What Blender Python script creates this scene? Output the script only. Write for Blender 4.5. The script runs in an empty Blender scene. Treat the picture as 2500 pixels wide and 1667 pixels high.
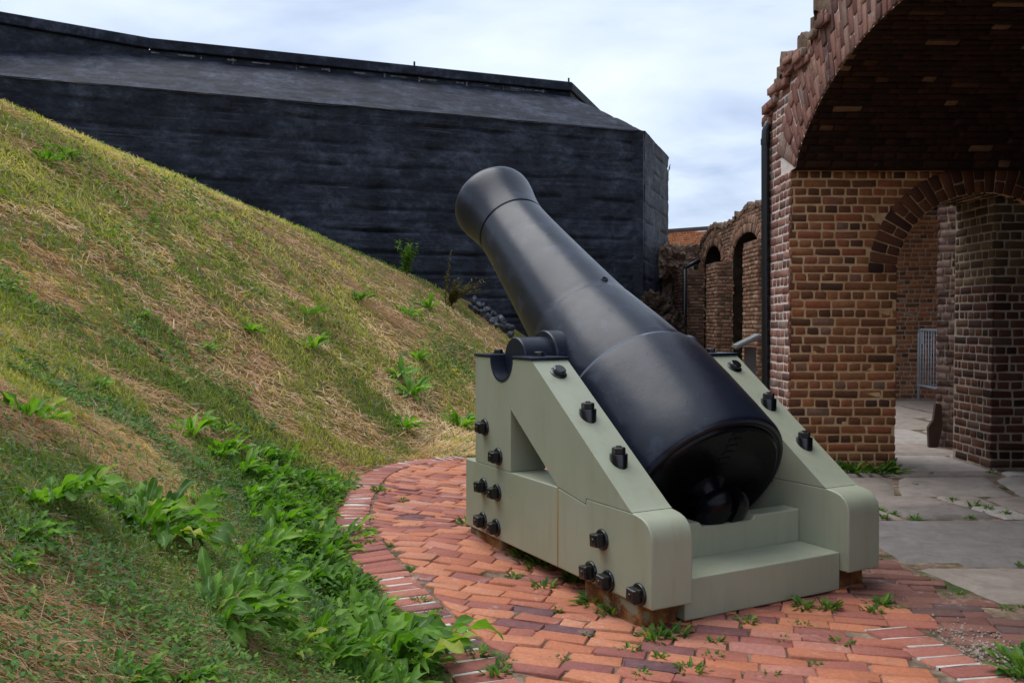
import bpy, bmesh, math, random
import numpy as np
from mathutils import Vector, Matrix, noise
R = math.radians
random.seed(7)
rng = np.random.default_rng(11)
scene = bpy.context.scene

# ------------------------------------------------------------------ camera, sky, sun
cam_d = bpy.data.cameras.new("camera"); cam = bpy.data.objects.new("camera", cam_d)
scene.collection.objects.link(cam); scene.camera = cam
cam.location = (0, 0, 1.245); cam.rotation_euler = (R(90 - 1.3845), 0, 0)
cam_d.sensor_width = 36; cam_d.lens = 31.38; cam_d.clip_start = .05; cam_d.clip_end = 5000

SUN_AZ, SUN_EL = R(-58), R(66)          # azimuth from +Y towards +X (negative: to the left, a little behind the gun)
world = bpy.data.worlds.new("World"); scene.world = world; world.use_nodes = True
wn = world.node_tree; wn.nodes.clear()
def wnode(t, **k):
    n = wn.nodes.new(t)
    for a, b in k.items(): setattr(n, a, b)
    return n
sky = wnode('ShaderNodeTexSky', sky_type='NISHITA', sun_disc=False, sun_elevation=SUN_EL, sun_rotation=SUN_AZ)
tc = wnode('ShaderNodeTexCoord'); sep = wnode('ShaderNodeSeparateXYZ'); wn.links.new(tc.outputs['Generated'], sep.inputs[0])
zc = wnode('ShaderNodeMath', operation='ADD'); zc.inputs[1].default_value = .22; wn.links.new(sep.outputs[2], zc.inputs[0])
zm = wnode('ShaderNodeMath', operation='MAXIMUM'); zm.inputs[1].default_value = .08; wn.links.new(zc.outputs[0], zm.inputs[0])
dx = wnode('ShaderNodeMath', operation='DIVIDE'); wn.links.new(sep.outputs[0], dx.inputs[0]); wn.links.new(zm.outputs[0], dx.inputs[1])
dy = wnode('ShaderNodeMath', operation='DIVIDE'); wn.links.new(sep.outputs[1], dy.inputs[0]); wn.links.new(zm.outputs[0], dy.inputs[1])
cmb = wnode('ShaderNodeCombineXYZ'); wn.links.new(dx.outputs[0], cmb.inputs[0]); wn.links.new(dy.outputs[0], cmb.inputs[1])
mp = wnode('ShaderNodeMapping'); mp.inputs['Scale'].default_value = (1.0, 1.3, 1); mp.inputs['Rotation'].default_value = (0, 0, .5); wn.links.new(cmb.outputs[0], mp.inputs[0])
n1 = wnode('ShaderNodeTexNoise'); n1.inputs['Scale'].default_value = 1.5; n1.inputs['Detail'].default_value = 9; n1.inputs['Roughness'].default_value = .5; n1.inputs['Distortion'].default_value = .25
wn.links.new(mp.outputs[0], n1.inputs['Vector'])
cr = wnode('ShaderNodeValToRGB'); wn.links.new(n1.outputs[0], cr.inputs[0])
e = cr.color_ramp.elements
e[0].position = .32; e[0].color = (2.9, 3.6, 5.0, 1)
e[1].position = .72; e[1].color = (6.5, 7.0, 7.8, 1)
m_ = e.new(.50); m_.color = (4.9, 5.6, 6.8, 1)
mix = wnode('ShaderNodeMix', data_type='RGBA'); mix.inputs[0].default_value = .88
wn.links.new(sky.outputs[0], mix.inputs[6]); wn.links.new(cr.outputs[0], mix.inputs[7])
bg = wnode('ShaderNodeBackground'); bg.inputs[1].default_value = .10; wn.links.new(mix.outputs[2], bg.inputs[0])
wo = wnode('ShaderNodeOutputWorld'); wn.links.new(bg.outputs[0], wo.inputs[0])
sun_d = bpy.data.lights.new("sun", 'SUN'); sun_d.energy = 1.5; sun_d.angle = R(50); sun_d.color = (1, .985, .96)
sun = bpy.data.objects.new("sun", sun_d); scene.collection.objects.link(sun)
sd = Vector((math.sin(SUN_AZ) * math.cos(SUN_EL), math.cos(SUN_AZ) * math.cos(SUN_EL), math.sin(SUN_EL)))
sun.rotation_euler = (-sd).to_track_quat('-Z', 'Y').to_euler()
scene.view_settings.view_transform = 'Standard'; scene.view_settings.look = 'None'
scene.view_settings.exposure = .72; scene.view_settings.gamma = 1

# ------------------------------------------------------------------ helpers
col = scene.collection
def tag(o, label=None, cat=None, group=None, kind=None):
    if label: o['label'] = label
    if cat: o['category'] = cat
    if group: o['group'] = group
    if kind: o['kind'] = kind
    return o
def empty(name, loc=(0, 0, 0), rz=0, label=None, cat=None, group=None):
    o = bpy.data.objects.new(name, None); col.objects.link(o); o.location = loc; o.rotation_euler = (0, 0, rz)
    o.empty_display_size = .1
    return tag(o, label, cat, group)
def link(name, me, mat, parent=None, smooth=False, loc=None):
    o = bpy.data.objects.new(name, me); col.objects.link(o)
    if mat is not None:
        me.materials.clear()
        for m in (mat if isinstance(mat, (list, tuple)) else [mat]): me.materials.append(m)
    if parent is not None: o.parent = parent
    if loc is not None: o.location = loc
    if smooth: me.polygons.foreach_set('use_smooth', [True] * len(me.polygons))
    return o
def mesh_np(name, V, loops, starts, totals, attr=None, domain='FACE'):
    V = np.asarray(V, np.float32)
    me = bpy.data.meshes.new(name)
    me.vertices.add(len(V)); me.vertices.foreach_set('co', V.ravel())
    me.loops.add(len(loops)); me.loops.foreach_set('vertex_index', np.asarray(loops, np.int32))
    me.polygons.add(len(starts)); me.polygons.foreach_set('loop_start', np.asarray(starts, np.int32))
    try: me.polygons.foreach_set('loop_total', np.asarray(totals, np.int32))
    except Exception: pass
    if attr is not None:
        a = me.attributes.new('rnd', 'FLOAT_VECTOR', domain); a.data.foreach_set('vector', np.asarray(attr, np.float32).ravel())
    me.update(calc_edges=True); me.validate()
    return me
def obj_mesh(name, V, F, mat, parent=None, smooth=False, rnd=None):
    me = bpy.data.meshes.new(name); me.from_pydata([tuple(v) for v in V], [], [tuple(f) for f in F]); me.update()
    return link(name, me, mat, parent, smooth)
def fix_normals(o):
    bm = bmesh.new(); bm.from_mesh(o.data); bmesh.ops.recalc_face_normals(bm, faces=bm.faces); bm.to_mesh(o.data); bm.free()
def bevel(o, w=.008, seg=2, ang=35):
    m = o.modifiers.new('bevel', 'BEVEL'); m.width = w; m.segments = seg; m.limit_method = 'ANGLE'; m.angle_limit = R(ang)
    m.harden_normals = False
    return o
class MB:
    def __init__(s): s.V = []; s.F = []
    def add(s, V, F):
        b = len(s.V); s.V += [tuple(v) for v in V]; s.F += [tuple(b + i for i in f) for f in F]; return s
    def box(s, c, d, M=None):
        x, y, z = c; a, b, h = d[0] / 2, d[1] / 2, d[2] / 2
        V = [Vector((sx * a, sy * b, sz * h)) for sz in (-1, 1) for sx, sy in ((-1, -1), (1, -1), (1, 1), (-1, 1))]
        if M is not None: V = [M @ v for v in V]
        V = [v + Vector((x, y, z)) for v in V]
        return s.add(V, [(3, 2, 1, 0), (4, 5, 6, 7), (0, 1, 5, 4), (1, 2, 6, 5), (2, 3, 7, 6), (3, 0, 4, 7)])
    def tube(s, pts, r, n=12, cap=True):
        pts = [Vector(p) for p in pts]; rs = r if isinstance(r, (list, tuple)) else [r] * len(pts)
        rings = []; up = None
        for i, p in enumerate(pts):
            t = (pts[min(i + 1, len(pts) - 1)] - pts[max(i - 1, 0)]).normalized()
            if up is None: up = t.orthogonal().normalized()
            up = (up - up.dot(t) * t).normalized(); w = t.cross(up)
            rings.append([p + rs[i] * (math.cos(2 * math.pi * k / n) * up + math.sin(2 * math.pi * k / n) * w) for k in range(n)])
        V = [v for q in rings for v in q]; F = []
        for i in range(len(pts) - 1):
            for k in range(n): F.append((i * n + k, i * n + (k + 1) % n, (i + 1) * n + (k + 1) % n, (i + 1) * n + k))
        if cap: F.append(tuple(range(n - 1, -1, -1))); F.append(tuple((len(pts) - 1) * n + k for k in range(n)))
        return s.add(V, F)
    def lathe(s, prof, M, n=96, cap0=True, cap1=True):      # prof: (axial, radius); M maps (axial along X)
        V = []; F = []
        for a, r in prof:
            for k in range(n):
                t = 2 * math.pi * k / n; V.append(M @ Vector((a, r * math.cos(t), r * math.sin(t))))
        for i in range(len(prof) - 1):
            for k in range(n): F.append((i * n + k, i * n + (k + 1) % n, (i + 1) * n + (k + 1) % n, (i + 1) * n + k))
        if cap0: F.append(tuple(range(n - 1, -1, -1)))
        if cap1: F.append(tuple((len(prof) - 1) * n + k for k in range(n)))
        return s.add(V, F)
    def prism(s, poly, v0, v1):     # polygon in (u,w), extruded along v
        n = len(poly); V = [(u, v0, w) for u, w in poly] + [(u, v1, w) for u, w in poly]
        F = [tuple(range(n - 1, -1, -1)), tuple(range(n, 2 * n))] + [(i, (i + 1) % n, n + (i + 1) % n, n + i) for i in range(n)]
        return s.add(V, F)
    def obj(s, name, mat, parent=None, smooth=False):
        o = obj_mesh(name, s.V, s.F, mat, parent, smooth); fix_normals(o); return o
def smooth_angle(o, deg=35):
    me = o.data; bm = bmesh.new(); bm.from_mesh(me)
    for f in bm.faces: f.smooth = True
    for e_ in bm.edges: e_.smooth = len(e_.link_faces) == 2 and e_.calc_face_angle(0) < R(deg)
    bm.to_mesh(me); bm.free(); return o
def fbm(x, y, z=0., o=4, s=0.):
    return noise.fractal(Vector((x + s, y - s, z)), 1.0, 2.0, o, noise_basis='PERLIN_ORIGINAL')
_T = np.random.default_rng(5).random((256, 256))
def vnoise(x, y):                  # cheap vectorised value noise, 0..1
    x = np.asarray(x, float); y = np.asarray(y, float)
    xi = np.floor(x).astype(int); yi = np.floor(y).astype(int); fx = x - xi; fy = y - yi
    fx = fx * fx * (3 - 2 * fx); fy = fy * fy * (3 - 2 * fy)
    a = _T[xi % 256, yi % 256]; b = _T[(xi + 1) % 256, yi % 256]; c = _T[xi % 256, (yi + 1) % 256]; d = _T[(xi + 1) % 256, (yi + 1) % 256]
    return (a * (1 - fx) + b * fx) * (1 - fy) + (c * (1 - fx) + d * fx) * fy
def vfbm(x, y, o=4):
    s = 0; a = .5; t = 0
    for i in range(o): s = s + a * vnoise(x * 2 ** i + 17.3 * i, y * 2 ** i + 9.1 * i); t += a; a *= .5
    return s / t

# ------------------------------------------------------------------ materials
class Mat:
    def __init__(s, name):
        s.m = bpy.data.materials.new(name); s.m.use_nodes = True; s.t = s.m.node_tree
        s.b = s.t.nodes['Principled BSDF']; s.out = s.t.nodes['Material Output']; s.L = s.t.links
    def n(s, t, **k):
        nd = s.t.nodes.new(t)
        for a, b in k.items():
            if a[0] == '_': nd.inputs[a[1:].replace('_', ' ')].default_value = b
            else: setattr(nd, a, b)
        return nd
    def noise(s, scale, detail=5, rough=.6, vec=None, dist=0):
        nd = s.n('ShaderNodeTexNoise'); nd.inputs['Scale'].default_value = scale; nd.inputs['Detail'].default_value = detail
        nd.inputs['Roughness'].default_value = rough; nd.inputs['Distortion'].default_value = dist
        s.L.new(vec if vec is not None else s.pos(), nd.inputs['Vector']); return nd.outputs[0]
    def pos(s):
        if not hasattr(s, '_p'): s._p = s.n('ShaderNodeTexCoord').outputs['Object']
        return s._p
    def mapped(s, scale, rot=(0, 0, 0)):
        nd = s.n('ShaderNodeMapping'); nd.inputs['Scale'].default_value = scale; nd.inputs['Rotation'].default_value = rot
        s.L.new(s.pos(), nd.inputs[0]); return nd.outputs[0]
    def ramp(s, fac, stops, interp='LINEAR'):
        nd = s.n('ShaderNodeValToRGB'); nd.color_ramp.interpolation = interp; el = nd.color_ramp.elements
        while len(el) < len(stops): el.new(.5)
        for e_, (p, c) in zip(el, sorted(stops)):
            e_.position = p; e_.color = (*c, 1) if len(c) == 3 else c
        s.L.new(fac, nd.inputs[0]); return nd.outputs[0]
    def rampf(s, fac, a, b):
        return s.ramp(fac, [(a, (0, 0, 0)), (b, (1, 1, 1))])
    def mix(s, fac, a, b, mode='MIX'):
        nd = s.n('ShaderNodeMix', data_type='RGBA', blend_type=mode)
        for i, v in ((0, fac), (6, a), (7, b)):
            if isinstance(v, (int, float)): nd.inputs[i].default_value = v
            elif isinstance(v, tuple): nd.inputs[i].default_value = (*v, 1)
            else: s.L.new(v, nd.inputs[i])
        return nd.outputs[2]
    def math(s, op, a, b=0.):
        nd = s.n('ShaderNodeMath', operation=op)
        for i, v in ((0, a), (1, b)):
            if isinstance(v, (int, float)): nd.inputs[i].default_value = v
            else: s.L.new(v, nd.inputs[i])
        return nd.outputs[0]
    def rnd(s):
        a = s.n('ShaderNodeAttribute', attribute_name='rnd'); q = s.n('ShaderNodeSeparateXYZ'); s.L.new(a.outputs['Vector'], q.inputs[0]); return q.outputs
    def col(s, c):
        if isinstance(c, tuple): s.b.inputs['Base Color'].default_value = (*c, 1)
        else: s.L.new(c, s.b.inputs['Base Color'])
        return s
    def rough(s, r, spec=None):
        if isinstance(r, (int, float)): s.b.inputs['Roughness'].default_value = r
        else: s.L.new(r, s.b.inputs['Roughness'])
        if spec is not None: s.b.inputs['Specular IOR Level'].default_value = spec
        return s
    def bump(s, h, strength=.5, dist=.01):
        nd = s.n('ShaderNodeBump'); nd.inputs['Strength'].default_value = strength; nd.inputs['Distance'].default_value = dist
        s.L.new(h, nd.inputs['Height'])
        if hasattr(s, '_b'): s.L.new(s._b, nd.inputs['Normal'])
        s._b = nd.outputs[0]; s.L.new(s._b, s.b.inputs['Normal']); return s

def m_brick(name, stops, stain=(.05, .035, .03), white=.0, rough=.9):
    M = Mat(name); r = M.rnd()
    c = M.ramp(r[0], stops)
    n = M.noise(22, 6, .7); c = M.mix(M.rampf(n, .42, .78), c, M.mix(.5, c, stain), 'MIX')
    n2 = M.noise(70, 3, .7); c = M.mix(.35, c, M.ramp(n2, [(.3, (.35, .35, .35)), (.7, (1.25, 1.25, 1.25))]), 'MULTIPLY')
    w = M.rampf(M.noise(9, 6, .75), .60, .72)
    w = M.math('MULTIPLY', w, M.math('MULTIPLY', M.rampf(r[1], .3, .9), white)); c = M.mix(w, c, (.55, .5, .44))
    if white >= .35:
        lw = M.math('MULTIPLY', M.rampf(M.noise(3.2, 9, .8, dist=.6), .56, .66), M.rampf(M.noise(34, 5, .7), .42, .6)); c = M.mix(M.math('MULTIPLY', lw, .55), c, (.58, .50, .43))
    M.col(c).rough(rough, .25); M.bump(M.noise(45, 6, .75), .6, .006); M.bump(M.noise(160, 3, .6), .4, .002)
    return M.m
WALLB = [(0, (.11, .055, .036)), (.15, (.22, .09, .045)), (.5, (.34, .13, .055)), (.75, (.45, .185, .078)), (.9, (.44, .13, .06)), (1, (.28, .18, .12))]
M_BRICK = m_brick('old_wall_brick', WALLB, white=.25)
M_BRICKW = m_brick('weathered_parade_brick', [(0, (.10, .05, .042)), (.3, (.21, .085, .062)), (.6, (.28, .125, .09)), (.85, (.34, .18, .13)), (1, (.21, .16, .13))], stain=(.10, .085, .07), white=.7)
M_BRICKF = m_brick('distant_arcade_brick', [(0, (.13, .07, .045)), (.4, (.26, .13, .08)), (.8, (.36, .19, .12)), (1, (.44, .29, .19))], stain=(.10, .08, .06), white=.5)
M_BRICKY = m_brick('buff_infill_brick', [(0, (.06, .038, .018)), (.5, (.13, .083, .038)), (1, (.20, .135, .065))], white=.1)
M_BRICKD = m_brick('soot_and_shade_brick', [(0, (.016, .009, .007)), (.5, (.035, .015, .010)), (.93, (.055, .024, .014)), (.97, (.20, .12, .07)), (1, (.26, .17, .10))], white=.1)  # soot and interior shade together in one dark brick colour
M_BRICKR = m_brick('fresh_red_brick', [(0, (.40, .11, .05)), (.5, (.52, .16, .08)), (1, (.58, .22, .12))], stain=(.45, .2, .12), white=.1)
PAVEB = [(0, (.09, .055, .065)), (.07, (.14, .07, .08)), (.13, (.27, .095, .085)), (.35, (.40, .135, .09)), (.55, (.52, .18, .09)), (.78, (.58, .235, .13)), (.9, (.45, .18, .145)), (1, (.55, .31, .22))]
M_PAVE = m_brick('paving_brick', PAVEB, stain=(.32, .16, .11), white=.35, rough=.8)
M_KERB = m_brick('kerb_brick', [(0, (.10, .09, .11)), (.06, (.2, .09, .085)), (.3, (.33, .11, .085)), (.7, (.42, .15, .105)), (1, (.48, .2, .14))], stain=(.3, .15, .11), white=.6, rough=.8)
M_PAVEO = m_brick('old_dark_paving_brick', [(0, (.09, .07, .07)), (.3, (.19, .08, .062)), (.6, (.24, .105, .08)), (1, (.30, .15, .11))], stain=(.14, .09, .07), white=.5, rough=.85)
def m_mortar(name, a, b, sc=9):
    M = Mat(name); M.col(M.ramp(M.noise(sc, 7, .7), [(.3, a), (.7, b)])).rough(.95, .15)
    M.bump(M.noise(60, 6, .75), .8, .01); return M.m
M_MORTO = m_mortar('ochre_cast_mortar', (.62, .34, .15), (.88, .62, .36), 5)  # same lime mortar; warm cast of the lit front put into the colour
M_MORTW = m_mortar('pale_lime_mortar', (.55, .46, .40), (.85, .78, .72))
M_MORTD = m_mortar('soot_and_shade_mortar', (.012, .008, .006), (.055, .035, .022))  # soot on the soffit, and indoor shade, put into one dark colour
M_MORTG = m_mortar('grey_shell_mortar', (.26, .20, .16), (.52, .44, .36))
M_JOINT = m_mortar('sandy_joint', (.16, .11, .075), (.42, .33, .26), 6)
M_JOINTP = Mat('mossy_joint'); _n = M_JOINTP.noise(4, 7, .75)
M_JOINTP.col(M_JOINTP.ramp(_n, [(.36, (.045, .075, .02)), (.46, (.13, .09, .06)), (.6, (.30, .22, .16)), (.72, (.55, .47, .40))])).rough(.95, .15).bump(M_JOINTP.noise(70, 5, .7), .8, .008); M_JOINTP = M_JOINTP.m
M_JOINTW = m_mortar('white_joint_mortar', (.5, .42, .36), (.78, .72, .66), 12)
def m_rubble():
    M = Mat('shell_concrete_rubble')
    c = M.ramp(M.noise(3, 8, .7), [(.3, (.10, .065, .045)), (.5, (.24, .16, .11)), (.7, (.40, .30, .22))])
    c = M.mix(M.rampf(M.noise(16, 5, .7), .52, .66), c, (.17, .06, .035)); M.col(c).rough(.95, .2)
    M.bump(M.noise(14, 8, .75), 1, .05); M.bump(M.noise(60, 4, .7), .6, .012); return M.m
M_RUBBLE = m_rubble()
def m_rubd():
    M = Mat('dark_rubble')
    c = M.ramp(M.noise(5, 8, .7), [(.3, (.012, .009, .008)), (.55, (.06, .04, .03)), (.75, (.20, .13, .09))]); M.col(c).rough(.95, .2)
    M.bump(M.noise(18, 8, .75), 1, .05); return M.m
M_RUBD = m_rubd()
def m_black():
    M = Mat('tarred_concrete')
    v = M.mapped((.8, .8, 1.25)); h = M.noise(1.5, 12, .74, v, .2); g = M.noise(6.5, 10, .78, M.mapped((.7, .7, 1.3)), .5)
    c = M.ramp(h, [(.36, (.005, .006, .010)), (.5, (.014, .018, .028)), (.64, (.042, .051, .070))])
    c = M.mix(.75, c, M.ramp(g, [(.34, (.35, .35, .38)), (.5, (1, 1, 1)), (.66, (2.1, 2.1, 2.2))]), 'MULTIPLY'); r3 = M.rnd()[2]; c = M.mix(M.math('MULTIPLY', r3, .85), c, (.26, .29, .34))
    ln = M.noise(1., 2, .5, M.mapped((.10, .10, 6.5))); lm_ = M.rampf(M.noise(1.7, 6, .8), .45, .6)
    c = M.mix(M.math('MULTIPLY', M.math('MULTIPLY', M.math('SUBTRACT', 1., M.math('MINIMUM', M.math('MULTIPLY', M.math('ABSOLUTE', M.math('SUBTRACT', ln, .5)), 60.), 1.)), lm_), .5), c, (.085, .095, .12))
    st = M.noise(2.2, 6, .75, M.mapped((1.6, 1.6, .22)))
    c = M.mix(M.math('MULTIPLY', M.rampf(st, .62, .74), .35), c, (.10, .12, .15))
    sp = M.noise(7, 6, .8, M.mapped((.5, .5, 2.2)))
    c = M.mix(M.math('MULTIPLY', M.rampf(sp, .70, .76), .6), c, (.22, .23, .25))
    sp2 = M.noise(4.2, 4, .7); c = M.mix(M.math('MULTIPLY', M.rampf(sp2, .755, .77), .8), c, (.30, .15, .09))
    M.col(c); M.rough(M.ramp(M.noise(3, 6, .7), [(.3, (.5,) * 3), (.7, (.8,) * 3)]), .2)
    M.bump(h, .9, .06); M.bump(M.noise(26, 7, .75), .6, .012); return M.m
M_BLACK = m_black()
def m_blacktop():
    M = Mat('tarred_roof_concrete')
    g = M.noise(1.4, 10, .78, dist=.15)
    c = M.ramp(g, [(.38, (.004, .005, .009)), (.5, (.011, .014, .024)), (.62, (.042, .050, .072))]); c = M.mix(.7, c, M.ramp(M.noise(7, 9, .78, dist=.5), [(.36, (.4, .4, .42)), (.64, (1.8, 1.8, 1.85))]), 'MULTIPLY')
    c = M.mix(M.math('MULTIPLY', M.rampf(M.noise(8, 6, .8), .66, .75), .5), c, (.2, .13, .12))
    M.col(c).rough(.7, .2); M.bump(M.noise(3, 8, .75), .8, .05); M.bump(M.noise(30, 5, .7), .5, .01); return M.m
M_BLACKT = m_blacktop()
def m_crack():
    M = Mat('pale_seam'); M.col(M.ramp(M.noise(9, 6, .8), [(.4, (.01, .012, .018)), (.62, (.22, .24, .27))])).rough(.8); return M.m
M_SEAM = m_crack()
def m_paint():
    M = Mat('sage_green_paint')
    c = M.mix(M.rampf(M.noise(2.2, 5, .6), .35, .7), (.315, .335, .240), (.365, .38, .28))
    c = M.mix(M.math('MULTIPLY', M.rampf(M.noise(5, 6, .7, M.mapped((3, 3, .35))), .50, .74), .42), c, (.27, .24, .15))
    # rust bleeding near the foot and along open seams (stain with its own shape)
    sp = M.n('ShaderNodeSeparateXYZ'); M.L.new(M.pos(), sp.inputs[0])
    foot = M.math('ADD', M.math('MULTIPLY', M.math('SUBTRACT', sp.outputs[2], M.math('ADD', .006, M.math('MULTIPLY', .089, M.math('GREATER_THAN', M.math('ABSOLUTE', M.math('SUBTRACT', sp.outputs[0], .6585)), .455)))), -30.), M.math('MULTIPLY', M.noise(7, 6, .75), 1.0))
    c = M.mix(M.math('MULTIPLY', M.rampf(foot, .2, .7), .8), c, (.26, .13, .045))
    seam = M.math('SUBTRACT', 1., M.math('MULTIPLY', M.math('ABSOLUTE', M.math('SUBTRACT', sp.outputs[1], .7119)), 75.))
    below = M.math('MULTIPLY', M.math('LESS_THAN', sp.outputs[2], .468), M.math('LESS_THAN', sp.outputs[0], .5))
    seam = M.math('MULTIPLY', M.math('MAXIMUM', seam, 0.), below)
    seam = M.math('MULTIPLY', seam, M.ramp(M.noise(5, 5, .7, M.mapped((1, 1, .8))), [(.3, (.3,) * 3), (.6, (1,) * 3)]))
    c = M.mix(M.math('MULTIPLY', seam, .85), c, (.42, .25, .06))
    st = M.math('SUBTRACT', 1., M.math('MULTIPLY', M.math('ABSOLUTE', M.math('SUBTRACT', sp.outputs[1], 1.272)), 38.))
    ub = M.math('MULTIPLY', M.math('GREATER_THAN', sp.outputs[2], .82), M.math('LESS_THAN', sp.outputs[2], .93))
    st = M.math('MULTIPLY', M.math('MULTIPLY', M.math('MAXIMUM', st, 0.), ub), M.rampf(M.noise(40, 3, .5, M.mapped((1, 1, .12))), .4, .6))
    c = M.mix(M.math('MULTIPLY', st, .7), c, (.40, .26, .08))
    outer = M.math('LESS_THAN', sp.outputs[0], .004); strk = None
    for (u_, w_) in [(1.461, .574), (1.306, .437), (1.475, .253), (1.319, .246), (.345, .210), (.43, .052), (.299, .044)]:
        a_ = M.math('MAXIMUM', M.math('SUBTRACT', 1., M.math('MULTIPLY', M.math('ABSOLUTE', M.math('SUBTRACT', sp.outputs[1], u_)), 34.)), 0.)
        dn = M.math('SUBTRACT', w_ + .095 - .03, sp.outputs[2]); b_ = M.math('MULTIPLY', M.math('GREATER_THAN', dn, 0.), M.math('MAXIMUM', M.math('SUBTRACT', 1., M.math('MULTIPLY', dn, 6.)), 0.))
        ab = M.math('MULTIPLY', a_, b_); strk = ab if strk is None else M.math('MAXIMUM', strk, ab)
    strk = M.math('MULTIPLY', M.math('MULTIPLY', strk, outer), M.rampf(M.noise(26, 4, .6, M.mapped((1, 1, .1))), .35, .6))
    c = M.mix(M.math('MULTIPLY', strk, .55), c, (.22, .15, .07))
    sc = M.noise(30, 3, .8, M.mapped((.25, 1, 1), (.2, .5, .3))); c = M.mix(M.math('MULTIPLY', M.rampf(sc, .72, .76), .25), c, (.16, .17, .14))
    M.col(c).rough(M.ramp(M.noise(8, 5, .6), [(.3, (.34,) * 3), (.7, (.48,) * 3)]), .5)
    M.bump(M.noise(11, 5, .6), .12, .004); M.bump(M.noise(120, 3, .6), .10, .001); return M.m
M_PAINT = m_paint()
def m_iron(name, base, rlo, rhi, bumps=.1, spec=.34):
    M = Mat(name)
    c = M.mix(M.rampf(M.noise(4, 6, .6), .3, .75), base, tuple(b * 1.35 for b in base))
    c = M.mix(M.math('MULTIPLY', M.rampf(M.noise(7, 3, .5), .60, .66), .5), c, tuple(b * 3.2 + .004 for b in base))
    c = M.mix(M.math('MULTIPLY', M.rampf(M.noise(48, 4, .8), .70, .76), .6), c, (.10, .11, .12))
    M.col(c).rough(M.ramp(M.noise(6, 6, .65), [(.3, (rlo,) * 3), (.7, (rhi,) * 3)]), spec)
    M.bump(M.rampf(M.noise(26, 4, .75), .62, .74), .25, .003); M.bump(M.noise(22, 4, .6), bumps, .003); M.bump(M.noise(140, 4, .65), bumps * 1.2, .001)
    return M.m
M_IRON = m_iron('black_barrel_paint', (.008, .011, .020), .26, .38, .18)
M_IRONG = m_iron('shaded_gloss_black', (.003, .003, .005), .16, .30, .22, .16)  # darker copy of the barrel paint; shade on the breech is in the colour
M_IRONT = m_iron('black_trunnion_paint', (.008, .012, .023), .32, .42, .12)
M_IRONL = m_iron('band_highlight_grey', (.06, .07, .095), .35, .45, .1)  # bright glint of the chamfer put into a lighter grey
def m_bolt():
    M = Mat('bolt_paint'); c = M.mix(M.rampf(M.noise(30, 5, .7), .60, .72), (.006, .006, .008), (.07, .035, .02))
    M.col(c).rough(.26, .6); M.bump(M.noise(60, 4, .6), .25, .002); return M.m
M_BOLT = m_bolt()
def m_rust():
    M = Mat('rusted_steel')
    c = M.ramp(M.noise(9, 8, .75), [(.25, (.035, .012, .006)), (.45, (.13, .045, .015)), (.6, (.28, .12, .035)), (.75, (.42, .24, .08))])
    c = M.mix(M.rampf(M.noise(5, 7, .7), .52, .58), c, (.22, .21, .14)); M.col(c).rough(.8, .3)
    M.bump(M.noise(40, 7, .75), .8, .006); return M.m
M_RUST = m_rust()
def m_stone():
    M = Mat('flagstone'); r = M.rnd()
    c = M.ramp(r[0], [(0, (.13, .13, .14)), (.1, (.17, .16, .155)), (.3, (.27, .225, .19)), (.7, (.33, .285, .25)), (1, (.38, .35, .32))])
    c = M.mix(.7, c, M.ramp(M.noise(6, 9, .75, dist=.5), [(.3, (.55, .52, .50)), (.7, (1.35, 1.32, 1.3))]), 'MULTIPLY')
    c = M.mix(M.math('MULTIPLY', M.rampf(M.noise(55, 4, .8), .68, .74), .7), c, (.5, .48, .45)); M.col(c).rough(.85, .3)
    M.bump(M.noise(12, 8, .7, dist=1.), .7, .012); M.bump(M.noise(80, 5, .7), .5, .003); return M.m
M_STONE = m_stone()
def m_soil():
    M = Mat('slope_thatch')
    a = M.noise(.9, 6, .65, dist=.5); fine = M.noise(60, 5, .8, M.mapped((1, 2.5, 1), (0, 0, .5)))
    c = M.ramp(a, [(.36, (.40, .24, .14)), (.48, (.34, .24, .11)), (.56, (.20, .21, .05))])
    c = M.mix(.8, c, M.ramp(fine, [(.3, (.3, .3, .3)), (.7, (1.5, 1.45, 1.35))]), 'MULTIPLY'); M.col(c).rough(1, .1)
    M.bump(fine, 1, .03); M.bump(M.noise(9, 6, .7), .8, .05); return M.m
M_SOIL = m_soil()
def m_foliage(name, stops, rough=.5, trans=.35, mid=None, spec=.4):
    M = Mat(name); r = M.rnd(); c = M.ramp(r[0], stops)
    if mid is not None:
        c = M.mix(M.math('MULTIPLY', M.math('SUBTRACT', 1., M.rampf(r[1], .04, .16)), .65), c, mid)
        c = M.mix(.45, c, M.ramp(M.noise(45, 3, .6), [(.3, (.7,) * 3), (.7, (1.3,) * 3)]), 'MULTIPLY')
    M.col(c).rough(rough, spec)
    tr = M.n('ShaderNodeBsdfTranslucent'); M.L.new(M.mix(1., c, (1.5, 1.8, .6), 'MULTIPLY'), tr.inputs[0])
    mx = M.n('ShaderNodeMixShader'); mx.inputs[0].default_value = trans
    M.L.new(M.b.outputs[0], mx.inputs[1]); M.L.new(tr.outputs[0], mx.inputs[2]); M.L.new(mx.outputs[0], M.out.inputs[0])
    return M.m
M_GRASSG = m_foliage('green_grass', [(0, (.11, .165, .035)), (.4, (.21, .235, .05)), (.8, (.40, .35, .10)), (1, (.58, .46, .19))], trans=.4)
M_GRASSD = m_foliage('dead_grass', [(0, (.40, .22, .145)), (.35, (.56, .34, .215)), (.7, (.68, .47, .29)), (1, (.82, .65, .42))], .7, .3)
M_CLOVER = m_foliage('small_weed_leaves', [(0, (.04, .10, .02)), (.4, (.075, .165, .028)), (.8, (.13, .24, .035)), (1, (.22, .31, .045))], .6, .3, spec=.25)
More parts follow.
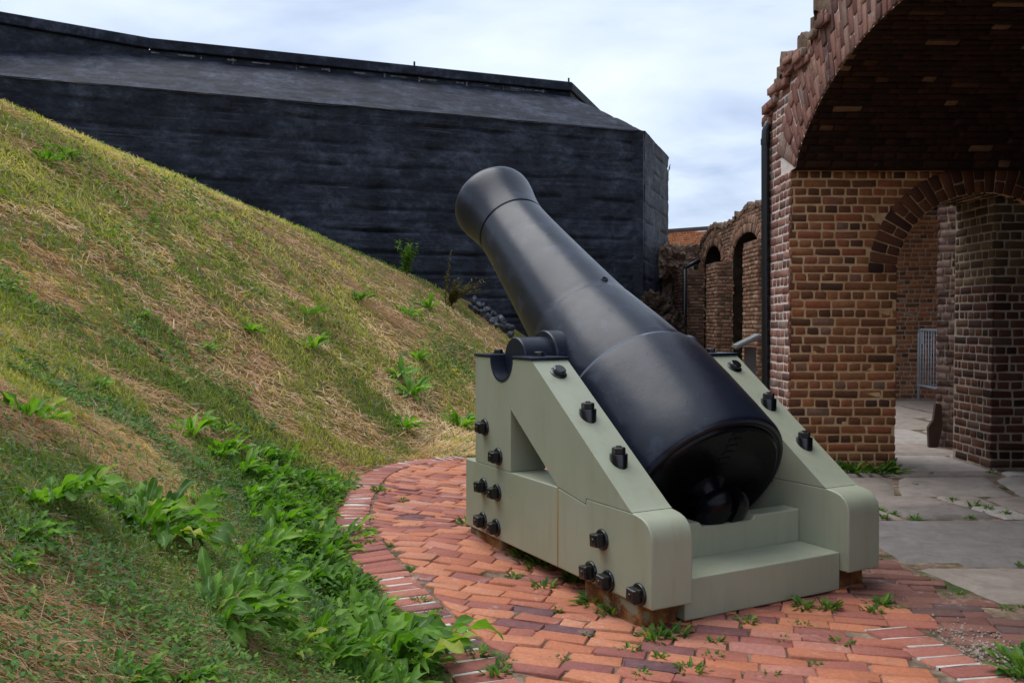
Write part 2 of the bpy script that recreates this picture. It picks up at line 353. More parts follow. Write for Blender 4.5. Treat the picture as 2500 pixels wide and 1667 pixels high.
M_LEAFD = m_foliage('dark_dock_leaf', [(0, (.05, .12, .014)), (.5, (.095, .215, .02)), (.93, (.17, .32, .035)), (1, (.40, .38, .07))], .55, .35, (.22, .34, .09), .22)
M_LEAFL = m_foliage('bright_weed_leaf', [(0, (.07, .18, .014)), (.5, (.13, .29, .02)), (1, (.24, .40, .035))], .5, .35, (.3, .42, .12), .35)
M_LEAFO = m_foliage('olive_brown_weed', [(0, (.10, .06, .02)), (.5, (.14, .11, .03)), (1, (.12, .14, .03))], .6, .2)
def flat(name, c, r=.5, spec=.5, metal=0):
    M = Mat(name); M.col(M.mix(M.rampf(M.noise(12, 4, .6), .3, .7), c, tuple(x * 1.25 for x in c))).rough(r, spec); M.b.inputs['Metallic'].default_value = metal
    return M.m
M_PIPE = flat('black_pipe_paint', (.006, .007, .010), .35)
M_GALV = flat('galvanised_tube', (.42, .48, .55), .45, .5, .35)
M_SIGN = flat('grey_brown_sign_metal', (.075, .068, .072), .5)
M_PANEL = flat('pale_sign_face', (.20, .21, .19), .3)
M_ROCK = flat('wet_dark_rock', (.035, .038, .048), .35)
M_FLOWER = flat('yellow_petal', (.75, .5, .01), .5)
M_WOOD = flat('rotten_plank', (.055, .032, .022), .85)

# ------------------------------------------------------------------ bricks (vectorised; one mesh per surface)
def bricks(C4, Nrm, h, rnd, cut=(.04, .20), inset=.003, dep=.012, jit=.0012, tlt=.0007):
    """C4 (N,4,3) corner quads, Nrm (N,3) outward, h (N) proud height -> verts and loops of worn bricks"""
    C4 = np.asarray(C4, float); Nrm = np.asarray(Nrm, float); N = len(C4); h = np.asarray(h, float)
    cen = C4.mean(1, keepdims=True)
    e = np.linalg.norm(np.roll(C4, -1, 1) - C4, axis=2); short = e.min(1)
    P = np.zeros((N, 8, 3))
    for k in range(4):
        a = rng.uniform(cut[0], cut[1], N) * short; b = rng.uniform(cut[0], cut[1], N) * short
        prev = C4[:, (k - 1) % 4] - C4[:, k]; nxt = C4[:, (k + 1) % 4] - C4[:, k]
        prev /= np.linalg.norm(prev, axis=1, keepdims=True) + 1e-9; nxt /= np.linalg.norm(nxt, axis=1, keepdims=True) + 1e-9
        P[:, 2 * k] = C4[:, k] + prev * a[:, None]; P[:, 2 * k + 1] = C4[:, k] + nxt * b[:, None]
    P += rng.normal(0, jit, P.shape)
    tilt = rng.normal(0, tlt, (N, 8))
    inw = cen - P; inw /= np.linalg.norm(inw, axis=2, keepdims=True) + 1e-9
    n3 = Nrm[:, None, :]
    r0 = P - n3 * dep; r1 = P + n3 * (h[:, None, None] - inset * .8); r2 = P + inw * inset * 1.3 + n3 * (h[:, None, None] + tilt[..., None])
    V = np.concatenate([r0, r1, r2], 1).reshape(-1, 3)
    base = (np.arange(N) * 24)[:, None]
    loops = []; 
    top = base + 16 + np.arange(8)[None]
    k = np.arange(8); k2 = (k + 1) % 8
    s1 = base[:, :, None] + np.stack([k, k2, 8 + k2, 8 + k], 1)[None]
    s2 = base[:, :, None] + np.stack([8 + k, 8 + k2, 16 + k2, 16 + k], 1)[None]
    # per brick: top 8 loops, then 16 quads
    L = np.concatenate([top, s1.reshape(N, -1), s2.reshape(N, -1)], 1)
    st = np.concatenate([[0], 8 + 4 * np.arange(16)]); tt = np.array([8] + [4] * 16)
    starts = (np.arange(N)[:, None] * L.shape[1] + st[None]).ravel(); totals = np.tile(tt, N)
    att = np.repeat(np.asarray(rnd), 17, 0)
    return V, L.ravel(), starts, totals, att
def brick_obj(name, data, mat, parent=None):
    me = mesh_np(name, *data, domain='FACE'); o = link(name, me, mat, parent); return o
def coursed(mapf, nrmf, A0, A1, B0, B1, keep=None, bl=.215, ch=.0728, mj=.0155, proud=.0032, seed=0, bond=True, wave=.004, slots=0):
    """lay courses of bricks on the surface mapf(a,b)->xyz; a runs along the course, b up"""
    r = np.random.default_rng(seed); Q = []; H = []; n = max(1, round((B1 - B0) / ch)); ch = (B1 - B0) / n
    for j in range(n):
        b = B0 + j * ch; L = bl if (j % 2 == 0 or not bond) else bl / 2
        a = A0 - r.uniform(0, L)
        while a < A1:
            w = L * r.uniform(.88, 1.1) if r.random() > .06 else L * .5
            x0, x1 = max(a + mj / 2, A0), min(a + w - mj / 2, A1)
            if x1 - x0 > .025:
                g0, g1 = r.uniform(-.003, .003, 2)
                q = [(x0, b + mj / 2 + g0), (x1, b + mj / 2 + g1), (x1, b + ch - mj / 2 + g1), (x0, b + ch - mj / 2 + g0)]
                if keep is None or keep((x0 + x1) / 2, b + ch / 2, x0, x1, b, b + ch): Q.append(q); H.append(proud * r.uniform(.55, 1.6) + (r.random() < .06) * .004)
            a += w
    Q = np.array(Q); a = Q[..., 0].ravel(); b = Q[..., 1].ravel()
    b = b + wave * (vnoise(a * 1.3 + seed, b * .7) - .5) * 2
    P = mapf(a, b).reshape(-1, 4, 3); ac = Q[..., 0].mean(1); bc = Q[..., 1].mean(1); Nn = nrmf(ac, bc)
    if slots: pass
    rn = r.random((len(Q), 3))
    return bricks(P, Nn, H, rn)
def planar(o, ua, ub, n):
    o, ua, ub, n = map(lambda t: np.array(t, float), (o, ua, ub, n))
    return (lambda a, b: o + np.outer(a, ua) + np.outer(b, ub)), (lambda a, b: np.tile(n, (len(a), 1)))

# ------------------------------------------------------------------ terrain
TOE_Y = [-3, 0, 2, 3.04, 3.46, 3.75, 4.16, 4.6, 5.1, 5.5, 5.98, 6.5, 7.2, 7.7, 8.0, 8.15, 8.6, 30]
TOE_X = [1.9, .9, .18, -.19, -.36, -.48, -.65, -.83, -1.0, -1.1, -1.16, -1.2, -1.2, -1.05, -.8, -.42, -.3, 4.15]
def toe_x(Y): return np.interp(Y, TOE_Y, TOE_X)
def foot_x(Y): return np.interp(Y, [-3, 0, 2, 3.04, 3.46, 3.75, 4.16, 4.6, 5.1, 5.6, 6.4, 7.2, 8.2, 9.5, 12, 14, 16, 18.7, 30], [1.9, .9, .18, -.19, -.36, -.48, -.65, -.83, -.98, -1.06, -1.12, -1.10, -.92, -.55, .12, .66, 1.15, 1.8, 4.15])
def hill_z(X, Y, rough=True):
    X = np.asarray(X, float); Y = np.asarray(Y, float)
    d = foot_x(Y) - X
    ramp = .72 * (np.sqrt(np.maximum(d, 0) ** 2 + .09) - .3) * (d > 0)
    sight = 1.27 - .418 * np.minimum(X, 0) - .7 * np.maximum(X, 0)
    sight = np.where(X < -6.2, 1.27 + .418 * 6.2 + .1 * (X + 6.2), sight)
    sight = np.maximum(sight, 0)
    k = .10; h = np.clip(.5 + .5 * (sight - ramp) / k, 0, 1)
    z = sight * (1 - h) + ramp * h - k * h * (1 - h)
    z = np.maximum(z, 0)
    if rough:
        m = np.clip(d / .6, 0, 1)
        z = z + m * ((vfbm(X * 1.1, Y * 1.1) - .5) * .07 + (vfbm(X * 5 + 9, Y * 5) - .5) * .05)
    return z
def grid_mesh(xs, ys, zf):
    X, Y = np.meshgrid(xs, ys, indexing='ij'); Z = zf(X, Y); n, m = X.shape
    V = np.stack([X, Y, Z], -1).reshape(-1, 3); i = np.arange(n * m).reshape(n, m)
    F = np.stack([i[:-1, :-1], i[1:, :-1], i[1:, 1:], i[:-1, 1:]], -1).reshape(-1, 4)
    return V, F
def quads_mesh(name, V, F, attr=None, domain='FACE'):
    F = np.asarray(F); return mesh_np(name, V, F.ravel(), np.arange(len(F)) * 4, np.full(len(F), 4), attr, domain)
V, F = grid_mesh([-900, 900], [-900, 1500], lambda X, Y: X * 0 - .07)
tag(link('ground', quads_mesh('ground', V, F), M_SOIL), kind='structure')
xs = np.concatenate([np.linspace(-40, -9, 20)[:-1], np.arange(-9, 3.2, .07)]); ys = np.concatenate([np.arange(-3, 9, .07), np.arange(9, 24, .14)])
V, F = grid_mesh(xs, ys, lambda X, Y: hill_z(X, Y) - .028)
tag(link('grass_slope', quads_mesh('grass_slope', V, F), M_SOIL, smooth=True), kind='structure')

# ------------------------------------------------------------------ paving
CC = np.array([3.75, 13.8])                      # centre of the traverse circle: courses are laid concentric to it
def slab_x(Y): return np.interp(Y, [2, 3.74, 3.87, 3.96, 4.155, 4.40, 4.69, 5.2, 7.4, 8.2], [2.6, 2.14, 2.13, 2.05, 2.03, 1.975, 1.93, 1.9, 1.95, 2.2])
def pave_z(x, y): return .055 * np.exp(-(((np.asarray(x) + .26) ** 2 + (np.asarray(y) - 4.95) ** 2) / .42 ** 2))
def polar(r, t): return CC + r * np.array([math.cos(t), math.sin(t)])
rp = np.random.default_rng(3); Qn, Qo = [], []
_cy = np.linspace(1, 7.9, 300); _cx = toe_x(_cy); _t = np.gradient(np.stack([_cx, _cy], 1), axis=0); _t /= np.linalg.norm(_t, axis=1, keepdims=True)
KIN = np.stack([_cx + _t[:, 1] * .215, _cy - _t[:, 0] * .215], 1); KY = np.maximum.accumulate(KIN[:, 1]); KX = KIN[:, 0]; KIN = [tuple(k) for k in KIN[::2]]
pitch = .088; r0 = 5.6
for i in range(98):
    r_ = r0 + i * pitch; L = .202; t = math.radians(188) + rp.uniform(0, .03); t_end = math.radians(292)
    while t < t_end:
        l = L * (rp.uniform(.94, 1.06) if rp.random() > .05 else .55) / r_; ta, tb = t, t + l; t = tb
        g = .0035 / r_; ra = r_ + .002; rb = r_ + pitch - .002 - (rp.random() < .15) * .006
        q = [polar(ra, ta + g), polar(rb, ta + g), polar(rb, tb - g), polar(ra, tb - g)]
        c = polar((ra + rb) / 2, (ta + tb) / 2)
        if c[1] < 1.2 or c[1] > 8.0: continue
        dd = min(math.hypot(c[0] - a_, c[1] - b_) for a_, b_ in KIN) if c[0] < 0.6 else 1; lim = toe_x(c[1]) + .15
        if dd < .045 and c[0] > toe_x(c[1]) + .15: q = [(p[0] if np.interp(p[1], KY, KX) < p[0] else np.interp(p[1], KY, KX) + .006, p[1]) for p in q]
        if c[0] < np.interp(c[1], KY, KX) - .04 and c[1] < 7.4: continue
        if c[1] < 7.6 and c[0] < 0.6: q = [(max(p[0], np.interp(p[1], KY, KX) + .005), p[1]) for p in q]
        if c[0] < toe_x(c[1]) + .1: continue
        if c[0] > slab_x(c[1]) - .04: continue
        rk = 1.43 + .12 * (3.5 - c[1]) / .45
        if c[1] < 3.56 and rk - .03 < c[0] < rk + .25: continue
        if c[1] < 3.5 and c[0] > rk + .25 and (vnoise(c[0] * 3, c[1] * 3) > .62 or c[1] < 3.2): continue
        old = c[0] > 1.62 + .3 * max(0, 3.95 - c[1]) or (c[0] > 1.3 and c[1] > 5)
        if dd > .0: (Qo if old else Qn).append([(p[0], p[1], 0) for p in q])
        if rp.random() < .012: (Qo if old else Qn).pop()
def lay(name, Q, mat, hlo=.0, hhi=.008, kind='structure', seed=1, **k):
    Q = np.array(Q, float); r = np.random.default_rng(seed); N = len(Q)
    Q = Q + np.repeat(r.normal(0, .0015, (N, 1, 3)), 4, 1) * [1, 1, 0]
    h = r.uniform(hlo, hhi, N); Q[..., 2] += pave_z(Q[..., 0], Q[..., 1]); ctr = Q.mean(1, keepdims=True); an = r.normal(0, .013, (N, 1)); dx_ = Q - ctr; Q[..., 0] = ctr[..., 0] + dx_[..., 0] - an * dx_[..., 1]; Q[..., 1] = ctr[..., 1] + dx_[..., 1] + an * dx_[..., 0]; Q[..., 2] += r.normal(0, .0012, (N, 4))
    c = Q.mean(1); tone = r.random((N, 3)); tone[:, 0] = np.clip(tone[:, 0] * .8 + .2 * vnoise(c[:, 0] * 2, c[:, 1] * 2), 0, 1)
    d = bricks(Q, np.tile([0, 0, 1.], (N, 1)), h, tone, cut=(.03, .13), inset=.0032, dep=.02, tlt=.0014, **k)
    return tag(brick_obj(name, d, mat), kind=kind)
yy = np.linspace(1.0, 8.1, 110); V = []; nb = 50
for y in yy:
    x0, x1 = float(toe_x(y)) - .05, max(float(slab_x(y)) + .3, 2.3)
    for k in range(nb + 1): x = x0 + (x1 - x0) * k / nb; V.append((x, y, -.0055 + float(pave_z(x, y))))
F = [(i * (nb + 1) + k, i * (nb + 1) + k + 1, (i + 1) * (nb + 1) + k + 1, (i + 1) * (nb + 1) + k) for i in range(len(yy) - 1) for k in range(nb)]
tag(obj_mesh('paving_bed', V, F, M_JOINTP), kind='structure')
lay('brick_paving', Qn, M_PAVE, jit=.0028, hhi=.007)
lay('old_brick_paving', Qo, M_PAVEO, jit=.003)
# kerb of bricks laid across the edge, left
pts = []
Y = 1.0
cy = np.linspace(1.0, 8.15, 1500); cx = toe_x(cy); seg = np.hypot(np.diff(cx), np.diff(cy)); S = np.concatenate([[0], np.cumsum(seg)])
cxs = np.convolve(np.pad(cx, 40, mode='edge'), np.ones(81) / 81, 'valid')
Qk = []; Wq = []
def at_s(s): return np.array([np.interp(s, S, cxs), np.interp(s, S, cy)])
s = 0; kw = .101
while s < S[-1] - .12:
    a, b = at_s(s), at_s(s + kw); t_ = (b - a) / np.linalg.norm(b - a); nn = np.array([t_[1], -t_[0]])
    a2, b2 = a + nn * .205, b + nn * .205
    g = t_ * .0095
    Qk.append([(*(a + g + nn * .0), 0), (*(a2 + g), 0), (*(b2 - g), 0), (*(b - g + nn * .0), 0)])
    if rp.random() < .97:
        w0 = rp.uniform(0, .05); w1 = .205 - rp.uniform(0, .04)
        Wq.append([(*(b - g + nn * w0), .0), (*(b - g + nn * w1), .0), (*(b + g + nn * w1), .0), (*(b + g + nn * w0), .0)])
    s += kw
# kerb, right edge
y = 1.6
while y < 3.52:
    x0 = 1.43 + .12 * (3.5 - y) / .45; sl = -.12 / .45; d = np.array([sl, 1.]); d /= np.linalg.norm(d); nn = np.array([d[1], -d[0]]) ; nn = np.array([.985, .17])
    a = np.array([x0, y]); b = a + d * kw; g = d * .007
    Qk.append([(*(a + g), 0), (*(a + g + nn * .2), 0), (*(b - g + nn * .2), 0), (*(b - g), 0)])
    Wq.append([(*(b - g), 0), (*(b - g + nn * .19), 0), (*(b + g + nn * .19), 0), (*(b + g), 0)])
    y += kw * d[1]
lay('brick_kerb', Qk, M_KERB, .002, .007, seed=4)
Wq = np.array(Wq); dW = bricks(Wq, np.tile([0, 0, 1.], (len(Wq), 1)), np.random.default_rng(2).uniform(.001, .006, len(Wq)), np.random.default_rng(3).random((len(Wq), 3)), cut=(.02, .3), inset=.001, jit=.002)
tag(brick_obj('kerb_joint_mortar', dW, M_JOINTW), kind='structure')
# flagstones
fl = []
def row(ya, yb, splits, x1=8.5, skew=0.):
    xs_ = splits + [x1]
    for i in range(len(xs_) - 1):
        a, b = xs_[i], xs_[i + 1]
        ta = b if not isinstance(b, tuple) else b
        a0, a1 = (a if isinstance(a, tuple) else (a, a)); b0, b1 = (b if isinstance(b, tuple) else (b, b))
        g = .015
        fl.append([(a0 + g, ya + g, 0), (b0 - g, ya + g, 0), (b1 - g, yb - g, 0), (a1 + g, yb - g, 0)])
row(2.9, 3.85, [2.45, 3.3, 4.4, 5.6]); row(3.86, 4.50, [(2.10, 1.96), 3.35, 4.6, 5.9]); row(4.50, 5.60, [(1.95, 1.92), (3.35, 3.5), 4.9, 6.2])
row(5.60, 5.97, [1.93, (2.50, 2.42), (3.1, 3.04)], 3.3); row(5.97, 6.32, [1.93, (2.40, 2.35), (3.04, 2.98)], 3.3); row(5.60, 6.32, [3.3, 4.3, 5.6]);
row(6.32, 7.08, [1.93, (2.75, 3.05), (3.60, 3.80), 4.9, 6.1]); row(7.10, 7.36, [2.3, 3.0, (3.95, 4.0), 4.8])
row(7.38, 8.25, [3.19, 4.03], 4.05); row(8.25, 9.0, [2.9, 4.3]); row(9.02, 10.2, [3.2, 4.6, 6.2]); row(10.2, 11.4, [3.3, 5.2, 6.8]); row(11.4, 14.0, [4, 5.7, 7.0])
fl = np.array(fl); rf = np.random.default_rng(8)
tone = rf.random((len(fl), 3)); tone[:, 0] = .12 + .85 * tone[:, 0]
V = []; F = []; A = []
for i, q in enumerate(fl):                        # each flag a gently dished, chipped slab
    n_ = 14; m_2 = 12; b0 = len(V); hh = rf.uniform(0, .007); tl = rf.normal(0, .002, 2)
    for a in range(n_ + 1):
        for b in range(m_2 + 1):
            u, v = a / n_, b / m_2
            p = (q[0] * (1 - u) + q[1] * u) * (1 - v) + (q[3] * (1 - u) + q[2] * u) * v
            edge = min(a, n_ - a, b, m_2 - b)
            if edge == 0: p = p + np.array([rf.normal(0, .007), rf.normal(0, .007), 0])
            z = (hh + tl[0] * (u - .5) + tl[1] * (v - .5) + .003 * (vnoise(p[0] * 9, p[1] * 9) - .5)) if edge else -.02
            V.append((p[0], p[1], z))
    for a in range(n_):
        for b in range(m_2):
            k0 = b0 + a * (m_2 + 1) + b; F.append((k0, k0 + m_2 + 1, k0 + m_2 + 2, k0 + 1)); A.append(tone[i])
tag(link('flagstone_pavement', quads_mesh('flagstone_pavement', V, F, A), M_STONE), kind='structure')
V, F = grid_mesh([1.7, 9], [2.5, 15], lambda X, Y: X * 0 - .016)
tag(link('flagstone_bed', quads_mesh('flagstone_bed', V, F), M_JOINTP), kind='structure')

# ------------------------------------------------------------------ the near casemate
cas = empty('brick_casemate', (2.3, 7.4, 0), 0, 'ruined brick vault and pier at the right with a small arched passage', 'brick vault')
OFF = Vector((2.3, 7.4, 0))
def part(name, data_or_mb, mat, parent, origin):
    """link a part built in world space under a thing standing at origin"""
    o = brick_obj(name, data_or_mb, mat) if isinstance(data_or_mb, tuple) else data_or_mb.obj(name, mat)
    o.data.transform(Matrix.Translation(-Vector(origin))); o.parent = parent; return o
def joinb(*ds):
    V = []; L = []; S_ = []; T = []; A = []; vb = 0; lb = 0
    for v, l, s_, t, a in ds:
        V.append(v); L.append(l + vb); S_.append(s_ + lb); T.append(t); A.append(a); vb += len(v); lb += len(l)
    return np.concatenate(V), np.concatenate(L), np.concatenate(S_), np.concatenate(T), np.concatenate(A)
EX, EZ, ERX, ERZ = 3.90, 1.63, .72, .66
def ell(t, k=0.): return (EX + (ERX + k) * math.cos(t), EZ + (ERZ + k) * math.sin(t))
arc = [ell(math.pi * (1 - i / 24)) for i in range(25)]
b = MB(); poly = [(2.3, -.05), (3.18, -.05)] + arc + [(4.62, -.05), (6.6, -.05), (6.6, 2.475), (2.3, 2.475)]
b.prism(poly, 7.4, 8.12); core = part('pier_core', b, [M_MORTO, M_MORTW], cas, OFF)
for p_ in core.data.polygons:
    if p_.normal.x < -.9: p_.material_index = 1  # left side plain mortar; only the front has the painted warm cast
_t = np.cos(np.linspace(0, math.pi, 400)); AY = 5.35 + 1.92 * _t; AZ = 2.475 + .65 * np.maximum(1 - _t ** 2, 0) ** .72
ASL = np.concatenate([[0], np.cumsum(np.hypot(np.diff(AY), np.diff(AZ)))]); ALEN = ASL[-1]
_ty = np.gradient(AY, ASL + np.arange(400) * 1e-9); _tz = np.gradient(AZ, ASL + np.arange(400) * 1e-9); _k = np.hypot(_ty, _tz); _ty /= _k; _tz /= _k
for _ in range(12): _ty = np.convolve(np.pad(_ty, 6, mode='edge'), np.ones(13) / 13, 'valid'); _tz = np.convolve(np.pad(_tz, 6, mode='edge'), np.ones(13) / 13, 'valid')
def apt(sv, k=0.):                     # point on the vault curve at arc length sv, k outwards
    y = np.interp(sv, ASL, AY); z = np.interp(sv, ASL, AZ); a = np.interp(sv, ASL, _ty); b_ = np.interp(sv, ASL, _tz); n_ = np.hypot(a, b_)
    return y + k * b_ / n_, z - k * a / n_
soff = [tuple(float(q) for q in apt(ALEN * i / 50)) for i in range(51)]
top = [(2.2, 4.3), (3.5, 4.25), (4.4, 4.15), (5.2, 4.0), (6.0, 3.78), (6.4, 3.66), (6.58, 3.55), (6.82, 3.46), (7.04, 3.41), (7.38, 3.39), (7.6, 3.36), (7.84, 3.30), (7.98, 3.22), (8.06, 3.1), (8.12, 2.95)]
b = MB(); poly = soff + [(2.2, 2.475)] + top + [(8.12, 2.475)]
V = [(2.3, y, z) for y, z in poly] + [(6.6, y, z) for y, z in poly]; n = len(poly)
b.add(V, [tuple(range(n)), tuple(range(2 * n - 1, n - 1, -1))] + [(i, (i + 1) % n, n + (i + 1) % n, n + i) for i in range(n)])
core = part('vault_core', b, [M_MORTW, M_MORTD], cas, OFF)
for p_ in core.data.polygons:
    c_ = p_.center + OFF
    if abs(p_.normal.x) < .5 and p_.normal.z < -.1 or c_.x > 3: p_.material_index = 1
b = MB(); b.box((4.45, 2.8, 1.2125), (4.3, 1.22, 2.525)); part('near_pier', b, M_BRICKD, cas, OFF)
b = MB(); b.box((6.7, 5.3, 1.6), (.18, 4.5, 3.3)); part('back_wall', b, M_MORTD, cas, OFF)  # gloom under the vault put into this wall's dark colour
# front face bricks of the pier
mf, nf = planar((0, 7.4, 0), (1, 0, 0), (0, 0, 1), (0, -1, 0))
def outside(x, z, x0, x1, z0, z1): return ((x1 - .06 - EX) / (ERX + .21)) ** 2 + ((z1 - .02 - EZ) / (ERZ + .21)) ** 2 > 1
d1 = coursed(mf, nf, 2.292, 3.187, 0.0, 1.63, seed=21)
d2 = coursed(mf, nf, 2.292, 3.88, 1.629, 2.475, keep=outside, seed=22)
d3 = coursed(mf, nf, 4.64, 6.5, 0., 2.475, seed=23); part('side_pier_brickwork', d3, M_BRICK, cas, OFF)
part('pier_brickwork', joinb(d1, d2), M_BRICK, cas, OFF)
def ring_quads(pf, t0, t1, n, radii, alt=None):
    Q = []
    for i in range(n):
        ta = t0 + (t1 - t0) * (i + .07) / n; tb = t0 + (t1 - t0) * (i + .93) / n
        rr = radii if (alt is None or i % 2 == 0) else alt
        for k in range(len(rr) - 1):
            g = .006; Q.append([pf(ta, rr[k] + g), pf(tb, rr[k] + g), pf(tb, rr[k + 1] - g), pf(ta, rr[k + 1] - g)])
    return np.array(Q)
def ring_data(Q, nrm, h0, h1, seed):
    r = np.random.default_rng(seed); return bricks(Q, np.tile(np.array(nrm, float), (len(Q), 1)), r.uniform(h0, h1, len(Q)), r.random((len(Q), 3)))
Q = ring_quads(lambda t, k: (*[ell(t, k)[0]], 7.4, ell(t, k)[1]), math.pi, 0, 30, [0, .105, .24], [0, .24])
M_BRICKS = m_brick('soot_shade_arch_brick', [(0, (.06, .03, .022)), (.5, (.15, .055, .03)), (1, (.23, .09, .045))], white=.1)  # soot and the shadow over the ring both put into the colour
part('passage_arch', ring_data(Q, (0, -1, 0), .010, .018, 5), M_BRICKS, cas, OFF)
# underside of the passage arch
def pin(a, b):
    t = math.pi - a / .70; return np.stack([EX + (ERX - .0) * np.cos(t), b, EZ + ERZ * np.sin(t)], 1)
ms = lambda a, b: np.stack([EX + ERX * np.cos(math.pi - b / .69), 7.4 + a, EZ + ERZ * np.sin(math.pi - b / .69)], 1)
ns = lambda a, b: np.stack([-np.cos(math.pi - b / .69), b * 0, -np.sin(math.pi - b / .69)], 1)
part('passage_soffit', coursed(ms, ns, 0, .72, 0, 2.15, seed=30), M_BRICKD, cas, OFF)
# infill jamb at the right of the passage
b = MB(); b.box((4.33, 7.79, 1.0), (.62, .64, 2.9)); part('jamb_core', b, M_MORTG, cas, OFF)
mf2, nf2 = planar((4.02, 8.1, 0), (0, -1, 0), (0, 0, 1), (-1, 0, 0)); mf3, nf3 = planar((4.02, 7.47, 0), (1, 0, 0), (0, 0, 1), (0, -1, 0))
M_BRICKJ = m_brick('dark_jamb_brick', [(0, (.035, .018, .014)), (.4, (.09, .032, .02)), (.8, (.14, .055, .032)), (1, (.12, .08, .06))], white=.2)  # darker brick than the pier
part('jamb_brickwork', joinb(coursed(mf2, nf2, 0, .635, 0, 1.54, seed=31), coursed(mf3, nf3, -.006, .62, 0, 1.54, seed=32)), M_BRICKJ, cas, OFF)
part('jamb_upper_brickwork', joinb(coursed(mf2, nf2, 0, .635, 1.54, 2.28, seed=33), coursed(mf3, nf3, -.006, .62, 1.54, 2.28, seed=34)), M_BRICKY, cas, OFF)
# parade face (looks left): coursed bricks and the vault ring
mL, nL = planar((2.3, 8.12, 0), (0, -1, 0), (0, 0, 1), (-1, 0, 0))
tpy = [p_[0] for p_ in top][::-1]; tpz = [p_[1] for p_ in top][::-1]
def topz(y): return np.interp(y, [p_[0] for p_ in top], [p_[1] for p_ in top])
def keepL(a, z, x0, x1, z0, z1):
    y = 8.12 - a; return np.min(np.hypot(AY - y, AZ - z)) > .46 and (y > 7.28 or z > np.interp(y, AY[::-1], AZ[::-1])) and z1 < topz(y) + .01
d1 = coursed(mL, nL, -.01, .728, 0, 2.475, seed=41); d2 = coursed(mL, nL, 0, 5.5, 2.476, 4.2, keep=keepL, seed=42)
pf = lambda t, k: (2.3, *apt(t, k))
Q = ring_quads(pf, -.0, ALEN, 56, [-.004, .105, .315, .53], [-.004, .21, .42, .53])
part('vault_ring', ring_data(Q, (-1, 0, 0), .004, .018, 6), M_BRICKW, cas, OFF)
# soffit bricks
mS = lambda a, b: np.stack([2.3 + a, *apt(b)], 1)
def nS(a, b):
    y0, z0 = apt(b); y1, z1 = apt(b, -1.); return np.stack([a * 0, y1 - y0, z1 - z0], 1)
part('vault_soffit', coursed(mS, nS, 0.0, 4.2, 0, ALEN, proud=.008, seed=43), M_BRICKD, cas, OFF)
# ragged top: lumps of broken concrete and loose bricks
def lump_strip(path, xa, xb, amp, seed, n2=30, drop=.25, mk=None):
    """rough mass lying along a (y,z) path between x=xa and xb"""
    ys_ = np.array([p_[0] for p_ in path]); zs_ = np.array([p_[1] for p_ in path]); L = np.concatenate([[0], np.cumsum(np.hypot(np.diff(ys_), np.diff(zs_)))])
    n1 = int(L[-1] / .035); sv = np.linspace(0, L[-1], n1); V = []; F = []
    for i, s_ in enumerate(sv):
        y = np.interp(s_, L, ys_); z = np.interp(s_, L, zs_)
        for j in range(n2 + 1):
            t = j / n2; x = xa + (xb - xa) * max(0, t - .12) / .88; 
            dz = -drop * max(0, .12 - t) / .12
            w = amp * (abs(fbm(y * 3.1, x * 3.1, z, 5, seed)) * 1.6 + .55 * fbm(y * 11, x * 11, 0, 3, seed))
            V.append((x - w * (t < .16) * .4, y + .3 * w, z + dz + w))
    m = n2 + 1
    for i in range(n1 - 1):
        for j in range(n2): F.append((i * m + j, i * m + j + 1, (i + 1) * m + j + 1, (i + 1) * m + j))
    b_ = MB(); b_.add(V, F); return b_
part('broken_vault_top', lump_strip(top, 2.305, 4.6, .11, 3, drop=.16), M_RUBBLE, cas, OFF)
Q = []; Nn = []
for i in range(56):                                # bricks left sticking out along the broken edge
    y = rng.uniform(5.4, 8.08); z = topz(y) - rng.uniform(.02, .16); l = rng.uniform(.10, .2); h = rng.uniform(.05, .075); a = rng.normal(0, .08)
    ca, sa = math.cos(a), math.sin(a); c_ = np.array([2.29 - rng.uniform(0, .03), y, z])
    Q.append([c_ + np.array([0, ca * u - sa * v, sa * u + ca * v]) for u, v in ((l / 2, -h / 2), (-l / 2, -h / 2), (-l / 2, h / 2), (l / 2, h / 2))])
part('parade_face_brickwork', joinb(d1, d2, ring_data(np.array(Q), (-1, 0, 0), .004, .03, 9)), M_BRICKW, cas, OFF)

# second casemate seen through the passage
cas2 = empty('brick_chamber', (6.4, 14.1, 0), 0, 'dim brick back wall with pale mortar seen through the small passage arch', 'brick wall')
O2 = Vector((6.4, 14.1, 0))
b = MB(); b.box((6.9, 14.4, 1.6), (5.2, .58, 3.3)); part('back_wall', b, M_MORTG, cas2, O2)
mf, nf = planar((0, 14.11, 0), (1, 0, 0), (0, 0, 1), (0, -1, 0))
part('back_wall_brickwork', coursed(mf, nf, 4.4, 9, 0, 3.1, seed=51), M_BRICK, cas2, O2)
b = MB(); b.box((7.0, 11.3, 3.2), (4.6, 5.2, .5)); part('added_shade_slab', b, M_MORTD, cas2, O2)  # unseen slab added to dim this chamber
b = MB(); b.box((9.1, 11.2, 1.5), (.4, 5.4, 3.0)); part('end_wall', b, M_MORTG, cas2, O2)
stub = empty('broken_pier', (4.5, 8.9, 0), 0, 'broken whitewashed brick jamb standing inside the passage, left of the dark right pier', 'brick pier')
O3 = Vector((4.5, 8.9, 0))
pl = [(4.52, 9.4), (4.175, 8.75), (4.38, 8.5), (5.2, 8.5), (5.2, 9.4)]
b = MB(); V = [(x, y, -.05) for x, y in pl] + [(x, y, 2.75) for x, y in pl]; b.add(V, [(0, 1, 2, 3, 4), (9, 8, 7, 6, 5)] + [(i, (i + 1) % 5, 5 + (i + 1) % 5, 5 + i) for i in range(5)])
part('pier_core', b, M_MORTG, stub, O3)
ds = []
